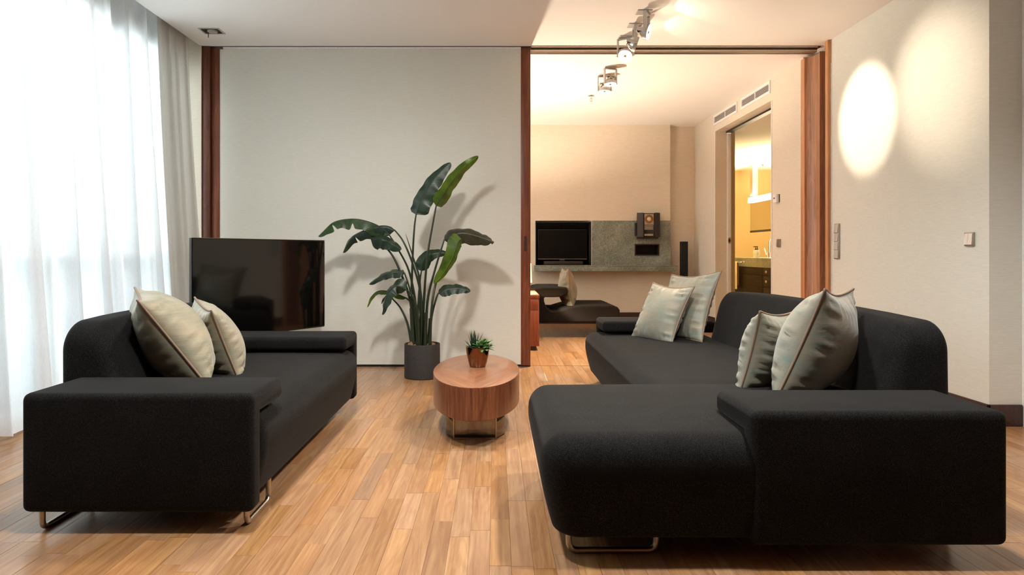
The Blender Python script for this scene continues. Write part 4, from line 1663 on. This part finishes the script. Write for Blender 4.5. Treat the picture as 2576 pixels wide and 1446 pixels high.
t2 = thing('television', (0.92, 9.8, 0.84), 'smaller flat television standing inside the black wall niche', 'television')
tx0, tx1 = (1353 - 1247) * 9.75 / 1717, (1476 - 1247) * 9.75 / 1717
tz0, tz1 = 1 + (636 - 652) * 9.75 / 1717, 1 + (636 - 577) * 9.75 / 1717
box('casing', tx0, tx1, 9.752, 9.79, tz0, tz1, M['black'], t2, bevel=0.003)
box('screen', tx0 + 0.008, tx1 - 0.008, 9.748, 9.753, tz0 + 0.014, tz1 - 0.008, M['screen_dark'], t2)
box('chin_strip', tx0, tx1, 9.747, 9.753, tz0, tz0 + 0.007, M['steel'], t2)
box('badge', (tx0 + tx1) / 2 - 0.03, (tx0 + tx1) / 2 + 0.03, 9.746, 9.75, tz0 - 0.006, tz0 + 0.002, M['steel'], t2)
box('neck', (tx0 + tx1) / 2 - 0.04, (tx0 + tx1) / 2 + 0.04, 9.762, 9.78, 0.882, tz0, M['black'], t2)
sb_ = box('sound_box', (1368 - 1247) * 9.7 / 1717, (1466 - 1247) * 9.7 / 1717, 9.70, 9.86, 0.827, 0.882, M['dark_box'], bevel=0.004)
tag(sb_, 'low dark brown box on the shelf below the television in the niche', 'box')

cdp = thing('compact_disc_player', (2.14, YB, 1.2), 'upright black wall-mounted disc player on the granite panel', 'disc player')
yf = 9.52
X = lambda px: (px - 1247) * yf / 1717
Z = lambda py: 1 + (636 - py) * yf / 1717
box('body', X(1607), X(1660), yf + 0.02, YB - 0.012, Z(596), Z(537), M['black'], cdp, bevel=0.004)
prism('side_wing', [(X(1604), yf + 0.02), (X(1617), yf - 0.02), (X(1618.5), yf - 0.018), (X(1618.5), yf + 0.05), (X(1604), yf + 0.05)], 'z', Z(596), Z(535), M['dark_box'], cdp)
prism('side_wing', [(X(1661), yf + 0.02), (X(1649), yf - 0.02), (X(1647.5), yf - 0.018), (X(1647.5), yf + 0.05), (X(1661), yf + 0.05)], 'z', Z(596), Z(535), M['dark_box'], cdp)
box('front_glass', X(1618.5), X(1647.5), yf + 0.0, yf + 0.02, Z(595), Z(536), M['glassclear'], cdp)
box('metal_face', X(1621), X(1644), yf - 0.003, yf, Z(565), Z(538), M['steel'], cdp)
lathe('disc', ((X(1621) + X(1644)) / 2, yf - 0.003, Z(551)), [(0.060, 0), (0.060, 0.002), (0.0, 0.002)], M['disc'], cdp, 32, axis=(0, -1, 0))
lathe('disc_clamp', ((X(1621) + X(1644)) / 2, yf - 0.005, Z(551)), [(0.03, 0), (0.028, 0.004), (0.0, 0.005)], M['chrome'], cdp, 24, axis=(0, -1, 0))
for i in range(4):
    z = Z(566.5 + i * 3)
    box('key_strip', X(1621), X(1643), yf - 0.003, yf, z - 0.011, z, M['steel'], cdp)
for px in (1627.5, 1635.5):
    lathe('knob', (X(px), yf, Z(581)), [(0.005, 0), (0.005, 0.003), (0, 0.003)], M['black'], cdp, 10, axis=(0, -1, 0))
box('badge_strip', X(1621), X(1643), yf - 0.003, yf, Z(593), Z(588), M['steel'], cdp)
box('bracket', X(1601), X(1607), yf + 0.05, YB - 0.012, Z(592), Z(560), M['black'], cdp)
box('lower_block', X(1607), X(1656), yf + 0.0, YB - 0.012, Z(600), Z(596), M['black'], cdp)

spk = thing('floor_speaker', (2.63, 9.5, 0), 'slim tall black column speaker standing in the far corner recess', 'speaker')
box('cabinet', (1714 - 1247) * 9.55 / 1717, (1731 - 1247) * 9.55 / 1717, 9.55, 9.64, 0.02, 1.16, M['black'], spk, bevel=0.006)
box('grille', (1715 - 1247) * 9.55 / 1717, (1730 - 1247) * 9.55 / 1717, 9.545, 9.551, 0.1, 1.15, M['void'], spk)
lathe('foot_disc', (2.645, 9.60, 0), [(0.0, 0.02), (0.12, 0.018), (0.125, 0.0)], M['dark_metal'], spk, 28)

# ================================================================== LOUNGE CHAIR IN THE FAR ROOM
lg = thing('lounge_chair', (1.0, 8.45, 0), 'low dark brown lounge with an open loop backrest, in the far room', 'lounge')


def lp(px, py):
    return ((px - 1247) * 8.0 / 1717, 1 + (636 - py) * 8.0 / 1717)


outer = [(1560, 809), (1338, 812), (1338, 760), (1339, 735), (1348, 726), (1362, 723), (1400, 723), (1426, 724), (1430, 731), (1428, 742),
         (1410, 747), (1390, 748), (1372, 747.5), (1369, 750), (1369, 758), (1374.5, 772), (1386, 782), (1401.6, 782), (1423, 775.5), (1438, 771.7), (1465, 769), (1543, 769), (1555, 773), (1560, 780)]
bm = bmesh.new()
pp = [lp(*p) for p in outer]
sm = [Vector((a, 0, b)) for a, b in pp]
pts = [(v.x, v.z) for v in sm]
nY = 7
rings = []
ys = [8.0, 8.002, 8.009, 8.02, 8.03, 8.5, 8.97, 8.98, 8.991, 8.998, 9.0]
ins = [0.02, 0.013, 0.006, 0.0015, 0, 0, 0, 0.0015, 0.006, 0.013, 0.02]
# inset by moving towards the polygon's own edge normals
nP = len(pts)
nr_ = []
for i in range(nP):
    a, b, c = Vector(pts[i - 1]), Vector(pts[i]), Vector(pts[(i + 1) % nP])
    e1, e2 = (b - a).normalized(), (c - b).normalized()
    nn = Vector((e1.y + e2.y, -e1.x - e2.x))
    nn = nn.normalized() if nn.length > 1e-6 else Vector((0, 0))
    nr_.append(nn)
area = sum(pts[i - 1][0] * pts[i][1] - pts[i][0] * pts[i - 1][1] for i in range(nP))
sg = 1 if area > 0 else -1
for y, d in zip(ys, ins):
    rings.append([bm.verts.new((p[0] - sg * n_.x * d, y, p[1] - sg * n_.y * d)) for p, n_ in zip(pts, nr_)])
for r0_, r1_ in zip(rings[:-1], rings[1:]):
    for i in range(nP):
        bm.faces.new([r0_[i], r0_[(i + 1) % nP], r1_[(i + 1) % nP], r1_[i]])
from mathutils.geometry import tessellate_polygon
capset = []
for ring in (rings[0], rings[-1]):
    for tri in tessellate_polygon([[v.co.copy() for v in ring]]):
        capset.append(len(bm.faces))
        bm.faces.new([ring[q_] for q_ in tri])
lb_ = from_bm('body', bm, M['wool_far'], lg, smooth=65)
for i_ in capset:
    lb_.data.polygons[i_].use_smooth = False
for (lx, ly) in ((0.46, 8.2), (0.46, 8.8), (1.41, 8.15), (1.41, 8.85)):
    tube('leg', [(lx, ly, 0.0), (lx, ly, 0.2)], 0.014, M['dark_metal'], lg, 10)
cushion(at(1440, 776, 8.15), at(1430, 676, 8.15), at(1415, 676, 8.6), 0.46, 0.22, M['silk_gold'],
        'beige silk cushion standing upright against the loop of the far lounge', 14, None)

# ================================================================== SIDEBOARD AND LAMP
sbd = thing('sideboard', (0.2, 7.4, 0), 'reddish wooden cabinet just behind the sliding door edge', 'cabinet')
cx1 = 0.447
box('plinth', -0.28, cx1 - 0.03, 7.02, 7.84, 0.0, 0.045, M['base'], sbd)
box('body', -0.3, cx1 - 0.002, 6.985, 7.86, 0.045, 0.53, M['cabinet_wood'], sbd, bevel=0.003)
box('top', -0.305, cx1 + 0.002, 6.98, 7.865, 0.531, 0.569, M['cabinet_wood'], sbd, bevel=0.003)
box('drawer_front', -0.28, cx1 - 0.012, 6.976, 6.985, 0.42, 0.522, M['cabinet_wood'], sbd, bevel=0.002)
box('door', -0.28, cx1 - 0.012, 6.976, 6.985, 0.10, 0.412, M['cabinet_wood'], sbd, bevel=0.002)
lmp = thing('table_lamp', (0.19, 7.42, 0.569), 'table lamp with a cream shade glowing behind the sliding door edge', 'lamp')
lathe('lamp_base', (0.19, 7.42, 0.569), [(0.0, 0.0), (0.08, 0.0), (0.08, 0.012), (0.012, 0.02), (0.01, 0.10), (0.0, 0.10)], M['steel'], lmp, 28)
v, f = lathe_data((0.19, 7.42, 0.569), [(0.205, 0.11), (0.195, 0.315), (0.192, 0.315), (0.202, 0.11), (0.205, 0.11)], 40)
mesh('lamp_shade', v, [q for q in f if len(q) == 4], M['shade'], lmp, smooth=40)
add_light('lamp_glow', 'POINT', (0.19, 7.42, 0.569 + 0.20), LAMP_W, WARM, lmp, shadow_soft_size=0.03)
lathe('bulb', (0.19, 7.42, 0.569), [(0.0, 0.10), (0.012, 0.10), (0.014, 0.13), (0.0, 0.135)], M['cream'], lmp, 16)

# ================================================================== BATHROOM
vx = 4.08
vn = thing('vanity', (vx, 10.8, 0), 'dark wood bathroom vanity under a granite top, seen through the doorway', 'vanity')
box('body', vx + 0.02, vx + 0.55, 9.6, 11.8, 0.25, 0.776, M['dark_wood'], vn)
box('plinth', vx + 0.1, vx + 0.5, 9.7, 11.7, 0.0, 0.25, M['black'], vn)
for (a, b) in ((9.62, 10.42), (10.43, 11.78)):
    for (c, d) in ((0.655, 0.77), (0.482, 0.65), (0.26, 0.476)):
        if a > 10 and c < 0.6:
            continue
        o = box('drawer_front', vx, vx + 0.02, a, b, c, d, M['dark_wood'], vn, bevel=0.002)
        if a < 10:
            lathe('oval_pull', (vx, 10.3, (c + d) / 2), [(0.020, 0.0), (0.020, 0.004), (0.012, 0.006), (0.011, 0.002), (0, 0.002)], M['steel'], o, 20, axis=(-1, 0, 0), squash=(1.7, 1.0))
box('door', vx, vx + 0.02, 10.43, 11.78, 0.26, 0.65, M['dark_wood'], vn, bevel=0.002)
top = box('granite_top', vx - 0.02, vx + 0.58, 9.58, 11.82, 0.895, 0.92, M['stone'], vn)
box('granite_apron', vx - 0.01, vx + 0.56, 9.6, 11.8, 0.776, 0.895, M['stone'], vn)
rl = tube('towel_rail', fillet([(vx - 0.01, 11.2, 0.845), (vx - 0.07, 11.2, 0.845), (vx - 0.07, 11.75, 0.845), (vx - 0.01, 11.75, 0.845)], 0.012, 4), 0.008, M['chrome'], vn, 10)
lathe('rail_flange', (vx - 0.01, 11.2, 0.845), [(0.0, 0.006), (0.022, 0.006), (0.026, 0.0)], M['chrome'], vn, 20, axis=(-1, 0, 0))
# towel folded over the rail
tv_, tf_ = [], []
NT_ = 14
pathz = [(0.0, 0.40), (0.0, 0.6), (0.0, 0.84), (0.012, 0.858), (0.026, 0.84), (0.028, 0.6), (0.03, 0.46)]
for i in range(NT_ + 1):
    y = 11.3 + 0.42 * i / NT_
    for (dx, z) in pathz:
        tv_.append((vx - 0.085 + dx + 0.012 * math.sin(i * 1.3) * (0.9 - z), y, z))
for i in range(NT_):
    for k_ in range(len(pathz) - 1):
        a = i * len(pathz) + k_
        tf_.append((a, a + 1, a + 1 + len(pathz), a + len(pathz)))
tag(mesh('hand_towel', tv_, tf_, M['towel'], None, smooth=60), 'cream hand towel hanging over the rail on the vanity front', 'towel')

# mirror hung on a post, with its light bar
mx_ = 4.60
mi = thing('hanging_mirror', (mx_, 11.3, 1.37), 'bathroom mirror hung on a ceiling post, with bright light bar on top', 'mirror')
box('mirror_glass', mx_, mx_ + 0.02, 9.9, 12.34, 1.40, 1.895, M['bath_mirror'], mi)
box('bottom_strip', mx_ - 0.004, mx_ + 0.024, 9.9, 12.34, 1.365, 1.40, M['dark_metal'], mi)
lb = box('light_bar', mx_ - 0.05, mx_ + 0.05, 9.9, 12.32, 1.90, 1.99, M['bar_light'], mi, bevel=0.004)
box('post', mx_ - 0.01, mx_ + 0.085, 12.2, 12.32, 1.99, 2.58, M['alu'], mi)
add_light('bar_uplight', 'AREA', (mx_, 11.3, 2.02), BATH_W, (1.0, 0.80, 0.52), mi, (0, 0.0, 1), shape='RECTANGLE', size=0.09, size_y=2.2)
add_light('bar_sidelight', 'AREA', (mx_ - 0.08, 11.3, 1.945), BATH_W * 0.5, (1.0, 0.80, 0.52), mi, (-1, 0, -0.2), shape='RECTANGLE', size=0.09, size_y=2.2)


def dispenser(X, Y, label):
    r = thing('soap_dispenser', (X, Y, 0.921), label, 'dispenser', 'soap dispensers on the vanity')
    box('bottle', X - 0.034, X + 0.034, Y - 0.034, Y + 0.034, 0.921, 1.05, M['cream'], r, bevel=0.005)
    lathe('collar', (X, Y, 1.05), [(0.0, 0.0), (0.018, 0.0), (0.018, 0.018), (0.006, 0.02), (0.006, 0.045), (0.0, 0.045)], M['black'], r, 16)
    box('pump_head', X - 0.04, X + 0.01, Y - 0.01, Y + 0.01, 1.095, 1.108, M['black'], r, bevel=0.003)
    for i in range(4):
        box('label_line', X - 0.0346, X - 0.0338, Y - 0.018, Y + 0.012 - 0.004 * i, 0.99 - i * 0.012, 0.993 - i * 0.012, M['dark_metal'], r)
        box('label_line', X - 0.018, X + 0.012 - 0.004 * i, Y - 0.0346, Y - 0.0338, 1.0 - i * 0.012, 1.003 - i * 0.012, M['dark_metal'], r)
    return r


dispenser(4.26, 11.12, 'nearer cream pump dispenser beside the bathroom tap')
dispenser(4.29, 11.26, 'farther cream pump dispenser, partly behind the nearer one')
fc = thing('basin_tap', (4.42, 11.05, 0.921), 'chrome gooseneck tap on the bathroom vanity', 'tap')
tube('spout', fillet([(4.42, 11.05, 0.921), (4.42, 11.05, 1.22), (4.50, 10.98, 1.26), (4.58, 10.9, 1.14)], 0.06, 8), 0.011, M['chrome'], fc, 12)
lathe('tap_base', (4.42, 11.05, 0.921), [(0.0, 0.0), (0.026, 0.0), (0.026, 0.006), (0.018, 0.01), (0.018, 0.09), (0.0, 0.09)], M['chrome'], fc, 20)
tube('lever', [(4.40, 11.1, 0.97), (4.37, 11.12, 1.08)], 0.007, M['chrome'], fc, 8)
